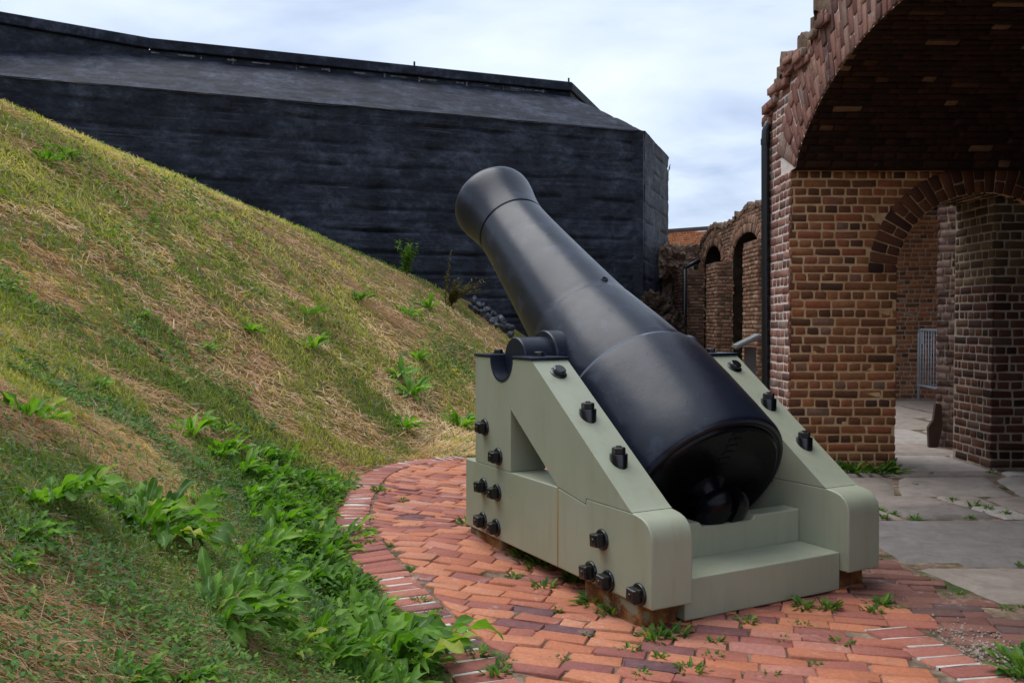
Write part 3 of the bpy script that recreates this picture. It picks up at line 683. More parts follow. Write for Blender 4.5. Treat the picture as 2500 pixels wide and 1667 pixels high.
for (p0, p1, sd_) in ((pl[0], pl[1], 61), (pl[1], pl[2], 62), (pl[2], pl[3], 63)):
    u = np.array([p1[0] - p0[0], p1[1] - p0[1], 0]); L = np.linalg.norm(u); u /= L; nn = np.array([u[1], -u[0], 0])
    mf, nf = planar((p0[0], p0[1], 0), u, (0, 0, 1), nn); ds.append(coursed(mf, nf, -.01, L + .01, 0, 2.7, seed=sd_, proud=.009, bl=.19))
part('pier_brickwork', joinb(*ds), m_brick('whitewashed_brick', [(0, (.05, .025, .022)), (.5, (.12, .06, .05)), (1, (.24, .17, .15))], stain=(.22, .18, .17), white=1.), stub, O3)

# ------------------------------------------------------------------ far arcade
OA = Vector((4.5, 18.5, 0))
arc_t = empty('ruined_arcade', OA, 0, 'long weathered brick arcade with two arches and a crumbling top, far behind the cannon', 'brick arcade')
topA = [(14.6, 3.25), (16.1, 3.34), (17.1, 3.45), (17.63, 3.36), (18.19, 3.28), (18.78, 3.25), (20.1, 3.36), (20.58, 3.26), (21.09, 3.15), (21.5, 2.95)]
def archpts(y0, y1, zs, zp, n=14):
    yc = (y0 + y1) / 2; return [(yc - (y1 - y0) / 2 * math.cos(math.pi * i / n), zs + (zp - zs) * math.sin(math.pi * i / n) ** .8) for i in range(n + 1)]
poly = [(14.6, -.05), (16.15, -.05)] + archpts(16.15, 18.22, 2.35, 2.92) + [(18.22, -.05), (19.15, -.05)] + archpts(19.15, 20.92, 2.35, 2.9) + [(20.92, -.05), (21.5, -.05)] + topA[::-1]
b = MB(); V = [(4.5, y, z) for y, z in poly] + [(5.05, y, z) for y, z in poly]; n = len(poly)
b.add(V, [tuple(range(n)), tuple(range(2 * n - 1, n - 1, -1))] + [(i, (i + 1) % n, n + (i + 1) % n, n + i) for i in range(n)])
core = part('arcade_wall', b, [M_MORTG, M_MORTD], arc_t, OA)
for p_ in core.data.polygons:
    if abs(p_.normal.x) < .5: p_.material_index = 1  # shade within the openings put into the dark reveals
A1p = archpts(16.15, 18.22, 2.35, 2.92); A2p = archpts(19.15, 20.92, 2.35, 2.9)
def in_open(y, z, pad=0.):
    for (y0, y1, zs, zp) in ((16.15, 18.22, 2.35, 2.92), (19.15, 20.92, 2.35, 2.9)):
        yc = (y0 + y1) / 2; hw = (y1 - y0) / 2 + pad
        if abs(y - yc) < hw:
            zt = zs + (zp - zs + pad) * max(0, 1 - ((y - yc) / hw) ** 2) ** .45
            if z < zt: return True
    return False
mA, nA = planar((4.5, 21.5, 0), (0, -1, 0), (0, 0, 1), (-1, 0, 0))
part('arcade_brickwork', coursed(mA, nA, 0, 6.9, 0, 3.5, keep=lambda a, z, x0, x1, z0, z1: not in_open(21.5 - a, z, .28 if z > 2.3 else 0) and z1 < np.interp(21.5 - a, [p[0] for p in topA], [p[1] for p in topA]), seed=71, proud=.012), M_BRICKF, arc_t, OA)
for k_, (y0, y1, zs, zp) in enumerate(((16.15, 18.22, 2.35, 2.92), (19.15, 20.92, 2.35, 2.9))):
    yc = (y0 + y1) / 2; hw = (y1 - y0) / 2
    f_ = lambda t, k: (4.5, yc - (hw + k) * math.cos(t), zs + (zp - zs + k) * math.sin(t) ** .8 if math.sin(t) > 0 else zs)
    part('arch_ring', ring_data(ring_quads(f_, .05, math.pi - .05, 26, [0, .17, .33]), (-1, 0, 0), .01, .03, 80 + k_), M_BRICKF, arc_t, OA)
def box_pier(x0, x1, y0, y1, z1, seed, ragged=True):
    b_ = MB(); b_.box(((x0 + x1) / 2, (y0 + y1) / 2, z1 / 2), (x1 - x0, y1 - y0, z1)); part('pier_core', b_, M_RUBBLE, arc_t, OA)
    m1, n1_ = planar((x0, y1, 0), (0, -1, 0), (0, 0, 1), (-1, 0, 0)); m2, n2_ = planar((x0, y0, 0), (1, 0, 0), (0, 0, 1), (0, -1, 0))
    zt = lambda a: z1 + .05 - .12 * vnoise(a * 3 + seed, seed)
    kp = lambda a, z, x0_, x1_, z0, z1_: z1_ < zt(a)
    part('pier_brickwork', joinb(coursed(m1, n1_, 0, y1 - y0, 0, z1, keep=kp, seed=seed, proud=.014), coursed(m2, n2_, 0, x1 - x0, 0, z1, keep=kp, seed=seed + 1, proud=.014)), M_BRICKF, arc_t, OA)
box_pier(4.18, 4.497, 18.25, 19.2, 2.43, 91); box_pier(4.18, 4.497, 15.2, 16.15, 2.62, 93); box_pier(4.02, 4.497, 20.95, 22.2, 2.42, 95)
for (y0, y1) in ((18.3, 19.1), (15.2, 16.1), (21.0, 21.6)):       # cross walls inside, so that the openings look into dark bays; shade is in the colour
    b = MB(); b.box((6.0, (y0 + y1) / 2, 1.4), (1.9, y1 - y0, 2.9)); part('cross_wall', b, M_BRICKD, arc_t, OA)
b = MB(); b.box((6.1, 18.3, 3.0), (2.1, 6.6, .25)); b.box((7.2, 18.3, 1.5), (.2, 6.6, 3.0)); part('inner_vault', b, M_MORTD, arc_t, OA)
def lumpy(name, c, d, amp, mat, parent, origin, seed=0, freq=1.6, sub=5):
    bm = bmesh.new(); bmesh.ops.create_cube(bm, size=1); bmesh.ops.subdivide_edges(bm, edges=bm.edges[:], cuts=2 ** sub - 1, use_grid_fill=True)
    for v in bm.verts:
        p = v.co.copy(); q = p.normalized() * .5; p = p.lerp(q, .35)
        w = Vector((p.x * d[0] + c[0], p.y * d[1] + c[1], p.z * d[2] + c[2])); nn = q.normalized()
        k = amp * (1.4 * abs(fbm(w.x * freq, w.y * freq, w.z * freq, 5, seed)) + .5 * fbm(w.x * freq * 4, w.y * freq * 4, w.z * freq * 4, 3, seed) - .25)
        v.co = w + nn * k - Vector(origin)
    me = bpy.data.meshes.new(name); bm.to_mesh(me); bm.free(); return link(name, me, mat, parent)
part('broken_top', lump_strip(topA, 4.48, 5.4, .06, 5, drop=.1), M_RUBBLE, arc_t, OA)
lumpy('collapsed_arch', (4.05, 22.6, 2.68), (1.5, 1.6, .70), .26, M_RUBBLE, arc_t, OA, 2, 2.2)
lumpy('collapsed_pier', (3.9, 23.0, 1.15), (1.0, 1.4, 2.6), .25, M_RUBBLE, arc_t, OA, 4, 2.)
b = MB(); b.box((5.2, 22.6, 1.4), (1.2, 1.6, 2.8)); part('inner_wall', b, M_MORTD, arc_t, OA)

OR_ = Vector((6.3, 32, 0))
rw = empty('red_brick_wall', OR_, 0, 'bright orange red brick wall with thin pale coping, farthest back above the ruins', 'brick wall')
b = MB(); b.box((7.4, 32.3, 2.2), (4.6, .5, 4.4)); part('wall_core', b, M_MORTO, rw, OR_)
mf, nf = planar((0, 32.05, 0), (1, 0, .07), (0, 0, 1), (0, -1, 0))
part('wall_brickwork', coursed(mf, nf, 5.1, 9.6, 2.2, 4.08, seed=99, proud=.012), M_BRICKR, rw, OR_)
b = MB(); b.box((7.35, 32.28, 4.56), (4.7, .62, .10), Matrix.Rotation(-R(4), 3, 'Y')); part('coping', b, M_ROCK, rw, OR_)

# ------------------------------------------------------------------ black concrete battery
PA1 = np.array([2.96, 20.0]); fd = np.array([-.934, -.358]); fn = np.array([-.358, .934]); sdv = np.array([.32, .947])
OB = Vector((-3, 18, 0))
bat = empty('concrete_battery', OB, 0, 'huge black tarred concrete battery with sloping roof behind the grass slope', 'fortification')
def wall_grid(p0, p1, z0, z1, outn, nu, nv, seed, led=True):
    V = []; A = []; F = []
    for i in range(nu + 1):
        p = p0 + (p1 - p0) * i / nu; sx = np.linalg.norm(p - p0)
        for j in range(nv + 1):
            z = z0 + (z1 - z0) * j / nv
            zz = z + .02 * fbm(sx * .35, z * .3, 0, 3, seed)
            lift = zz / .43; f_ = lift - math.floor(lift); li = math.floor(lift)
            off = .007 * (noise.noise(Vector((li * 7.3, sx * .12 + seed, 0)))) * 2
            crack = -.12 * max(0, 1 - min(f_, 1 - f_) / .11) * max(0, .35 + 1.3 * noise.noise(Vector((sx * .9, li * 3.1 + seed, 2))))
            bd = (z / .145) % 1.; board = -.009 * max(0, 1 - min(bd, 1 - bd) / .12)
            d = off + crack + board + .035 * fbm(sx * 1.2, z * 1.6, 0, 4, seed)
            if z1 - z < .12: d += .03 * (1 - (z1 - z) / .12)
            V.append((p[0] + outn[0] * d - OB.x, p[1] + outn[1] * d - OB.y, z))
    m = nv + 1
    for i in range(nu):
        for j in range(nv):
            F.append((i * m + j, (i + 1) * m + j, (i + 1) * m + j + 1, i * m + j + 1))
            p = p0 + (p1 - p0) * i / nu; sx = np.linalg.norm(p - p0); z = z0 + (z1 - z0) * j / nv
            a = 0.
            if led:
                zc_ = 3.50 + .04 * fbm(sx * .6, 0, 0, 3); a = max(0, 1 - abs(z - zc_) / .06) * (5 < sx < 12) * max(0, .3 + 1.6 * noise.noise(Vector((sx * 3, 5, z * 9))))
                for (s0, za, zb, w) in ((4.55, 2.6, 3.3, .05), (6.35, 3.0, 3.55, .06), (6.1, 2.9, 3.4, .04), (1.0, 1.9, 2.5, .06), (6.9, 1.9, 2.7, .25), (3.2, 2.0, 2.4, .05)):
                    a = max(a, (1 - abs(sx - s0) / w) * (za < z < zb) * max(0, .35 + 1.3 * noise.noise(Vector((sx * 7, 1, z * 4)))))
            A.append((rng.random(), 0, min(1, max(0, a))))
    return V, F, A
wV, wF, wA = wall_grid(PA1 + fd * 22, PA1, 0, 5.445, -fn, 420, 150, 1)
V2, F2, A2_ = wall_grid(PA1, PA1 + sdv * 3.4, 0, 5.445, np.array([.947, -.32]) * .5, 70, 150, 8, False)
o_ = len(wV); V3, F3, A3_ = wall_grid(PA1 + sdv * 3.4, PA1 + sdv * 3.4 + np.array([.5, 3.0]), 0, 5.3, np.array([1., 0]), 20, 60, 9, False)
Vt = wV + V2 + V3; Ft = wF + [tuple(i + o_ for i in f) for f in F2] + [tuple(i + o_ + len(V2) for i in f) for f in F3]
me = quads_mesh('wall', Vt, Ft, wA + A2_ + A3_); link('wall', me, M_BLACK, bat)
b = MB(); c_ = PA1 + fd * .35 + sdv * .30; b.box((c_[0] - OB.x, c_[1] - OB.y, 2.7), (.5, .5, 5.4), Matrix.Rotation(R(-15), 3, 'Z')); b.obj('corner_core', M_BLACK, bat)
def w3(p, z): return (p[0] - OB.x, p[1] - OB.y, z)
def roof_pt(s, d):                                    # s metres left of the corner, d metres behind the face
    p = PA1 + fd * s + fn * d; return p
nu, nv = 260, 50; V = []; F = []
for i in range(nu + 1):
    for j in range(nv + 1):
        t = j / nv; s_ = -0.0 + 22 * (i / nu) + .898 * t * (1 - i / nu); d = 2.05 * t - .05
        p = roof_pt(s_, d); z = 5.445 + .58 * d * 1.0
        z += .035 * fbm(s_ * .9, d * 1.6, 0, 4, 4) - .03 * max(0, 1 - abs((d * 1.9 + .25 * fbm(s_ * .3, 1, 0, 3)) % 1 - .5) / .05) * (noise.noise(Vector((s_, d * 3, 0))) > -.1)
        V.append(w3(p, z))
m = nv + 1
F = [(i * m + j, (i + 1) * m + j, (i + 1) * m + j + 1, i * m + j + 1) for i in range(nu) for j in range(nv)]
link('roof_slope', quads_mesh('roof_slope', V, F), M_BLACKT, bat)
P1 = roof_pt(.898, 2.0); P2 = P1 + sdv * 5.0; P0 = P1 + fd * (10.25 - .898 + .0); Pm = np.array([-9.54, 16.6]); Pmm = Pm + (Pm - P0) * 3
def wallbox(b_, p, q, z0, z1, th, off=0.):
    p = np.array(p); q = np.array(q); t_ = (q - p) / np.linalg.norm(q - p); nn = np.array([-t_[1], t_[0]])
    if nn @ fn < 0: nn = -nn
    a_, c_ = p - nn * off, q - nn * off; d_, e_ = q + nn * th, p + nn * th
    V = [w3(x, z) for z in (z0, z1) for x in (a_, c_, d_, e_)]
    b_.add(V, [(3, 2, 1, 0), (4, 5, 6, 7), (0, 1, 5, 4), (1, 2, 6, 5), (2, 3, 7, 6), (3, 0, 4, 7)])
b = MB(); wallbox(b, P1, P0, 5.8, 6.70, .8); wallbox(b, P0, Pmm, 5.0, 6.70, .8)
b.add([w3(P1, 5.3), w3(P2, 5.3), w3(P2 + fd * .8, 5.3), w3(P1 + fd * .8, 5.3), w3(P1, 6.7), w3(P2, 6.7), w3(P2 + fd * .8, 6.7), w3(P1 + fd * .8, 6.7)], [(3, 2, 1, 0), (4, 5, 6, 7), (0, 1, 5, 4), (1, 2, 6, 5), (2, 3, 7, 6), (3, 0, 4, 7)])
b.obj('parapet', M_BLACK, bat)
b = MB(); wallbox(b, P1, P0, 6.71, 6.92, 1.0, .10); wallbox(b, P0, Pmm, 6.71, 6.92, 1.0, .10)
pe = P1 + np.array([.04, -.06]); b.add([w3(pe, 6.71), w3(pe + sdv * 5, 6.71), w3(P2 + fd * .8, 6.71), w3(P1 + fd * .8, 6.71), w3(pe, 6.92), w3(pe + sdv * 5, 6.92), w3(P2 + fd * .8, 6.92), w3(P1 + fd * .8, 6.92)], [(3, 2, 1, 0), (4, 5, 6, 7), (0, 1, 5, 4), (1, 2, 6, 5), (2, 3, 7, 6), (3, 0, 4, 7)])
bevel(b.obj('coping', M_BLACKT, bat), .02, 2)
for k in range(11):
    b = MB()
    p = P1 + fd * (.7 + k * .98 + .2 * math.sin(k * 3)); wallbox(b, p, p + fd * rng.uniform(.02, .04), 6.30 + rng.uniform(-.2, .15), 6.70, .1, .012); b.obj('pale_joint', M_SEAM, bat)
for k in range(14):
    b = MB()
    p = P1 + fd * (.4 + k * .72 + rng.uniform(0, .3)); wallbox(b, p, p + fd * rng.uniform(.15, .5), 6.64, 6.66 + rng.uniform(0, .02), .1, .010); b.obj('pale_joint', M_SEAM, bat)
for s_ in (3.85, .05):
    p = P1 + fd * s_; b = MB(); b.tube([w3(p, 6.9), w3(p, 7.03)], .022, 8); b.obj('post', M_BLACK, bat)
# broken foot of the battery at its right corner
br = empty('rubble_heap', (3.1, 19.4, 0), 0, 'dark broken masonry heap with a black hollow at the right foot of the battery', 'rubble')
lumpy('broken_concrete', (3.2, 19.75, 1.35), (.55, .5, .8), .2, M_RUBD, br, (3.1, 19.4, 0), 7, 2.4)
lumpy('hollow', (3.05, 19.35, .95), (.9, .5, .75), .18, M_RUBD, br, (3.1, 19.4, 0), 8, 3)
lumpy('rubble_slope', (3.5, 19.9, .55), (.6, .8, 1.6), .18, M_RUBD, br, (3.1, 19.4, 0), 9, 2.2)
lumpy('rubble_base', (2.6, 19.3, .3), (1.8, .9, 1.2), .2, M_RUBD, br, (3.1, 19.4, 0), 10, 2.2)

# rocks along the foot of the battery
protos = []
for k in range(4):
    bm = bmesh.new(); bmesh.ops.create_icosphere(bm, subdivisions=3, radius=.5)
    for v in bm.verts: v.co *= 1 + .45 * fbm(v.co.x * 1.6, v.co.y * 1.6, v.co.z * 1.6, 3, k * 5)
    me = bpy.data.meshes.new('rock'); bm.to_mesh(me); bm.free(); protos.append(me)
rr_ = random.Random(4)
for i in range(20):
    x = -.80 + i * .042 + rr_.uniform(-.02, .02); s_ = rr_.uniform(.11, .19); lev = i % 2
    o = bpy.data.objects.new('rock', protos[i % 4]); col.objects.link(o)
    if i < 4: protos[i].materials.append(M_ROCK)
    y = 17.6 + rr_.uniform(-.1, .1) + .12 * lev
    o.location = (x, y, float(hill_z(x, y)) + .04 + .12 * lev); o.scale = (s_ * 1.3, s_, s_); o.rotation_euler = (rr_.uniform(0, 3), rr_.uniform(0, 3), rr_.uniform(0, 3))
    tag(o, 'glossy dark rock in the low row of stones at the foot of the black battery', 'rock', 'rocks along the foot of the battery')

# ------------------------------------------------------------------ pipes, sign, barrier, plank
dp = empty('downpipe', (2.275, 7.97, 0), 0, 'tall black downpipe fixed to the left edge of the near brick pier', 'drain pipe')
b = MB(); b.tube([(0, 0, -.02), (-.01, 0, 1.2), (-.023, 0, 2.84)], .037, 16); b.obj('pipe', M_PIPE, dp)
b = MB(); b.tube([(-.023, 0, 2.84), (-.02, 0, 2.92), (.0, 0, 2.98), (.05, 0, 3.01), (.12, .0, 3.02)], .037, 16); b.tube([(-.023, 0, 2.80), (-.023, 0, 2.85)], .042, 16)
smooth_angle(b.obj('elbow', M_PIPE, dp)); smooth_angle(dp.children[0])
dp2 = empty('downpipe', (4.0, 20.7, 0), 0, 'thin black downpipe with a sloping top arm on the far arcade', 'drain pipe')
b = MB(); b.tube([(0, 0, 0), (0, 0, 2.42)], .05, 12); b.obj('pipe', M_PIPE, dp2, True)
b = MB(); b.tube([(0, 0, 2.40), (.02, 0, 2.47), (.35, 0, 2.62)], .05, 12); b.obj('arm', M_PIPE, dp2, True)
sg = empty('wayside_sign', (3.42, 13.0, 0), R(-8), 'grey information panel on a sloping stand, in front of the far arcade', 'sign')
b = MB(); b.box((.05, 0, .42), (.16, .10, .86)); bevel(b.obj('post', M_SIGN, sg), .006)
Mt = Matrix.Rotation(R(-27), 3, 'Y'); b = MB(); b.box((0, 0, .93), (.42, .62, .035), Mt); bevel(b.obj('panel_frame', M_SIGN, sg), .006)
b = MB(); b.box((-.012, 0, .957), (.37, .56, .006), Mt); b.obj('panel_face', M_PANEL, sg)
ba = empty('crowd_barrier', (6.27, 13.75, 0), R(-94), 'pale blue grey metal barrier with upright bars, beyond the passage arch', 'barrier')
b = MB(); w_ = 1.5
b.tube([(0, 0, .0), (0, 0, 1.03), (.03, 0, 1.08), (.09, 0, 1.095), (w_, 0, 1.095)], .019, 10); b.tube([(0, 0, .24), (w_, 0, .24)], .019, 10); b.tube([(w_, 0, 0), (w_, 0, 1.095)], .019, 10); b.obj('frame', M_GALV, ba, True)
for k in range(14):
    b = MB(); b.tube([(.08 + k * .1, 0, .24), (.08 + k * .1, 0, 1.09)], .008, 6); b.obj('bar', M_GALV, ba, True)
b = MB(); b.box((.13, -.012, .97), (.09, .004, .18)); b.obj('tag_plate', M_GALV, ba)
pk = empty('broken_plank', (4.15, 8.68, 0), 0, 'short rotten plank leaning against the broken whitewashed jamb', 'plank')
b = MB(); b.prism([(-.09, 0), (0.0, .01), (.04, .2), (.03, .42), (-.03, .44), (-.05, .28), (-.1, .2)], -.02, .02); bevel(b.obj('board', M_WOOD, pk), .004)

# ------------------------------------------------------------------ gun carriage (local axes: x across, y towards the muzzle, z up)
CO = (.5524, 3.5002, 0); CZ = .095
CL, CT, CW, CL2, CH = 1.7007, .205, 1.3171, 1.5755, .951
HL, HB, HA, HC_ = .3757, 1.1692, .6924, .7119
UT, NR = 1.272, .122
car = empty('gun_carriage', CO, R(28.515), 'sage green gun carriage with black bolts standing on the brick paving', 'gun carriage')
def cprism(poly, v0, v1, name, mat=None, parent=None, bw=.0055, seg=3):
    b_ = MB(); n = len(poly); V = [(v0, u, w + CZ) for u, w in poly] + [(v1, u, w + CZ) for u, w in poly]
    b_.add(V, [tuple(range(n - 1, -1, -1)), tuple(range(n, 2 * n))] + [(i, (i + 1) % n, n + (i + 1) % n, n + i) for i in range(n)])
    o = b_.obj(name, mat or M_PAINT, parent or car)
    smooth_angle(o, 28)
    if bw: bevel(o, bw, seg, 30)
    return o
notch_r = [(UT + NR * math.cos(math.pi + t), CH + NR * math.sin(math.pi + t)) for t in [math.pi / 2 * k / 10 for k in range(11)]]   # from (UT-NR) down to bottom
notch_l = [(UT + NR * math.cos(-math.pi / 2 + t), CH + NR * math.sin(-math.pi / 2 + t)) for t in [math.pi / 2 * k / 10 for k in range(11)]]
nose = [(0, .02), (0, .262), (.002, .284), (.010, .308), (.024, .328), (.046, .345), (.073, .355), (.10, .360), (.13, .364)]
fil = [(.145, .372), (.165, .385), (.19, .4035)]
slope_top = (.9566, CH)
for side in (0, 1):
    v0, v1 = (0, CT) if side == 0 else (CW - CT, CW)
    g = .0012
    cprism([(HC_ + g, 0), (HC_ + g, HL - g), (CL, HL - g), (CL, 0)], v0, v1, 'sill_beam')
    cprism([(0.0, 0), (0, .262)] + nose[2:] + [(.473, .362), (.478, .336), (HC_ - g, HL - 2 * g - .002), (HC_ - g, 0)], v0, v1, 'nose_block')
    cprism([(.1335, .366)] + fil + [slope_top, (UT - NR, CH)] + notch_r[1:] + [(UT - g, CH - NR), (HB - g * .6, HA + g), (HC_, HL + g), (.4795, .341), (.474, .3645)], v0, v1, 'diagonal_brace')
    cprism([(CL2, HL + g), (CL2, CH), (UT + NR, CH)] + notch_l[::-1][1:] + [(UT + g, CH - NR), (HB + g, HA), (HB + g, HL + g)], v0, v1, 'rear_post')
    # black top plates and trunnion bed liner
    pt = .014; e_ = .006
    for (a, c_) in ((slope_top[0] - .008, UT - NR), (UT + NR, CL2 + .008)):
        b = MB(); b.box(((v0 + v1) / 2, (a + c_) / 2, CH + CZ + pt / 2 + .002), (v1 - v0 + 2 * e_, c_ - a, pt)); bevel(b.obj('cap_plate', M_IRONT, car), .003, 2)
    rr0, rr1 = NR + .001, NR - .010; n_ = 24
    pts_o = [(UT + rr0 * math.cos(math.pi + math.pi * k / n_), CH + .012 * (k in (0, n_)) + rr0 * math.sin(math.pi + math.pi * k / n_)) for k in range(n_ + 1)]
    pts_i = [(UT + rr1 * math.cos(math.pi + math.pi * k / n_), CH + .012 * (k in (0, n_)) + rr1 * math.sin(math.pi + math.pi * k / n_)) for k in range(n_ + 1)]
    smooth_angle(cprism(pts_o + pts_i[::-1], v0 - .003, v1 + .003, 'trunnion_bed', M_IRONT, bw=0))
    # rusted feet
    for (a, c_) in ((.085, .50), (1.30, 1.66)):
        b = MB(); b.box(((v0 + v1) / 2, (a + c_) / 2, CZ / 2 - .004), (v1 - v0 - .02, c_ - a, CZ + .005)); o = b.obj('rusted_foot', M_RUST, car); bevel(o, .006, 2)
    # square-headed side bolts with round washers
    spots = [(1.461, .574), (1.306, .437), (1.475, .253), (1.319, .246), (1.483, .067), (1.327, .060), (.345, .210), (.43, .052), (.299, .044), (.080, .046)]
    for (u, w) in spots:
        s_ = -1 if side == 0 else 1; x0 = v0 if side == 0 else v1
        M4 = Matrix.Translation((x0, u, w + CZ)) @ (Matrix.Rotation(R(180), 4, 'Z') if s_ < 0 else Matrix.Identity(4))
        b = MB(); b.lathe([(0, .046), (.005, .046), (.010, .043), (.014, .034)], M4, 28); bo = b.obj('bolt', M_BOLT, car); smooth_angle(bo)
        b = MB(); q = .0285; R3 = Matrix.Rotation(rng.uniform(-.12, .12), 4, 'X')
        V = [M4 @ R3 @ Vector((x_, y_ * k, z_ * k)) for x_, k in ((.012, q), (.046, q), (.052, q * .78)) for y_, z_ in ((-1, -1), (1, -1), (1, 1), (-1, 1))]
        b.add(V, [(3, 2, 1, 0), (8, 9, 10, 11)] + [(r_ * 4 + k, r_ * 4 + (k + 1) % 4, (r_ + 1) * 4 + (k + 1) % 4, (r_ + 1) * 4 + k) for r_ in (0, 1) for k in range(4)])
        b.lathe([(.05, .012), (.056, .010)], M4, 12); bevel(b.obj('nut', M_BOLT, bo), .003, 2)
    vc = .102 if side == 0 else 1.222
    sl = math.atan2(CH - .3638, .9566 - .1311)
    for (u, w) in ((.616, .709), (.372, .535)):              # upright bosses let into the sloping face
        b = MB(); M4 = Matrix.Translation((vc, u, w + CZ)) @ Matrix.Rotation(R(-90), 4, 'Y')
        b.lathe([(-.05, .040), (.030, .040), (.034, .038)], M4, 32); bo = b.obj('bolt_boss', M_BOLT, car); smooth_angle(bo)
        b = MB(); b.lathe([(.034, .031), (.058, .031), (.062, .027)], M4, 6); bevel(b.obj('nut', M_BOLT, bo), .002, 2)
        b = MB(); b.lathe([(.062, .013), (.068, .011)], M4, 12); b.obj('bolt_end', M_BOLT, bo)
    M4 = Matrix.Translation((vc, .874, .892 + CZ)) @ Matrix.Rotation(-R(90) + (math.pi / 2 - sl) * 0, 4, 'Y')
    nrm = Vector((0, -math.sin(sl), math.cos(sl))); M4 = Matrix.Translation((vc, .874, .892 + CZ)) @ nrm.to_track_quat('X', 'Z').to_matrix().to_4x4()
    b = MB(); b.lathe([(0, .042), (.004, .042), (.008, .036)], M4, 32); bo = b.obj('bolt_washer', M_BOLT, car); smooth_angle(bo)
    b = MB(); b.lathe([(.006, .031), (.026, .031), (.031, .026)], M4, 32); smooth_angle(b.obj('bolt_head', M_BOLT, bo))
    for u in (1.500, 1.062):
        M4 = Matrix.Translation((vc, u, CH + CZ + pt)) @ Matrix.Rotation(R(-90), 4, 'Y'); b = MB(); b.lathe([(0, .033), (.006, .033)], M4, 6); bo = b.obj('plate_bolt', M_BOLT, car)
        b = MB(); b.lathe([(.006, .024), (.022, .024), (.026, .020)], M4, 6); bevel(b.obj('nut', M_BOLT, bo), .002, 2)
cprism([(.0484, -.089), (.0484, .0857), (.2925, .0857), (.2925, -.089)], CT + .001, CW - CT - .001, 'lower_step')
b = MB(); vv0, vv1 = CT + .001, CW - CT - .001; vm = CW / 2; hs2 = .2405
poly = [(vv0, -.06), (vv1, -.06), (vv1, hs2), (vm + .165, hs2), (vm + .15, hs2 - .022), (vm - .15, hs2 - .022), (vm - .165, hs2), (vv0, hs2)]; n = len(poly)
V = [(x, .2935, z + CZ) for x, z in poly] + [(x, .3979, z + CZ) for x, z in poly]
b.add(V, [tuple(range(n)), tuple(range(2 * n - 1, n - 1, -1))] + [(i, (i + 1) % n, n + (i + 1) % n, n + i) for i in range(n)]); bevel(b.obj('upper_step', M_PAINT, car), .008, 3, 30)
b = MB(); b.box((CW / 2, .36, .04), (CW - 2 * CT - .01, .5, .06)); b.obj('rusted_sill_plate', M_RUST, car)
b = MB(); b.box((CW / 2, 1.45, .14 + CZ), (CW - 2 * CT - .004, .22, .26)); bevel(b.obj('rear_transom', M_PAINT, car), .01, 2)

# ------------------------------------------------------------------ cannon barrel
TH = R(36.2); TZ = .945 + CZ
gun = empty('cannon_barrel', CO, R(28.515), 'big black iron cannon barrel raised steeply on the green carriage', 'cannon')
MG = Matrix.Translation((CW / 2, UT - .004, TZ)) @ Matrix(((0, 0, 1, 0), (math.cos(TH), -math.sin(TH), 0, 0), (math.sin(TH), math.cos(TH), 0, 0), (0, 0, 0, 1)))
prof_face = [(-1.022, .0005), (-1.022, .30), (-1.022, .385), (-1.016, .396), (-1.004, .402), (-1.002, .410)]
prof_breech = [(-1.002, .410), (-1.007, .420), (-1.004, .434), (-.992, .443), (-.975, .447), (-.8, .446), (-.6, .441), (-.45, .434), (-.345, .427), (-.332, .424)]
prof_mid = [(-.300, .4035), (-.262, .4015), (-.257, .391), (-.24, .3895), (-.18, .385), (-.10, .375), (0, .360), (.1, .3445), (.18, .332), (.235, .324), (.246, .3215), (.250, .3195), (.30, .314), (.4, .3045), (.55, .2915), (.7, .279), (.85, .267), (1.0, .2555), (1.15, .2445), (1.27, .2375), (1.322, .2355), (1.328, .229), (1.338, .229), (1.344, .2355), (1.39, .2375), (1.44, .2415), (1.49, .248), (1.54, .2565), (1.59, .266), (1.63, .273), (1.665, .277), (1.69, .277), (1.712, .272), (1.728, .262), (1.735, .248), (1.736, .14), (1.72, .128), (.9, .128)]
b = MB(); b.lathe(prof_face, MG, 144, True, False); smooth_angle(b.obj('breech_face', M_IRONG, gun), 22)
b = MB(); b.lathe(prof_breech, MG, 144, False, False); smooth_angle(b.obj('breech', M_IRONG if False else M_IRON, gun), 22)
b = MB(); b.lathe([(-.332, .4242), (-.302, .4045), (-.300, .4035)], MG, 144, False, False); smooth_angle(b.obj('band', M_IRONL, gun), 22)
b = MB(); b.lathe(prof_mid, MG, 144, False, True); smooth_angle(b.obj('chase', M_IRON, gun), 22)
# trunnions and rimbases
for s_ in (-1, 1):
    Mx = Matrix.Translation((CW / 2, UT - .004, TZ)) @ (Matrix.Identity(4) if s_ > 0 else Matrix.Rotation(math.pi, 4, 'Z'))
    b = MB(); b.lathe([(.25, .116), (.575, .116), (.582, .110)], Mx, 64); tr_ = b.obj('trunnion', M_IRONT, gun); smooth_angle(tr_)
    b = MB(); b.lathe([(.25, .150), (.405, .150), (.412, .145), (.414, .11)], Mx, 64); smooth_angle(b.obj('rimbase', M_IRONT, tr_))
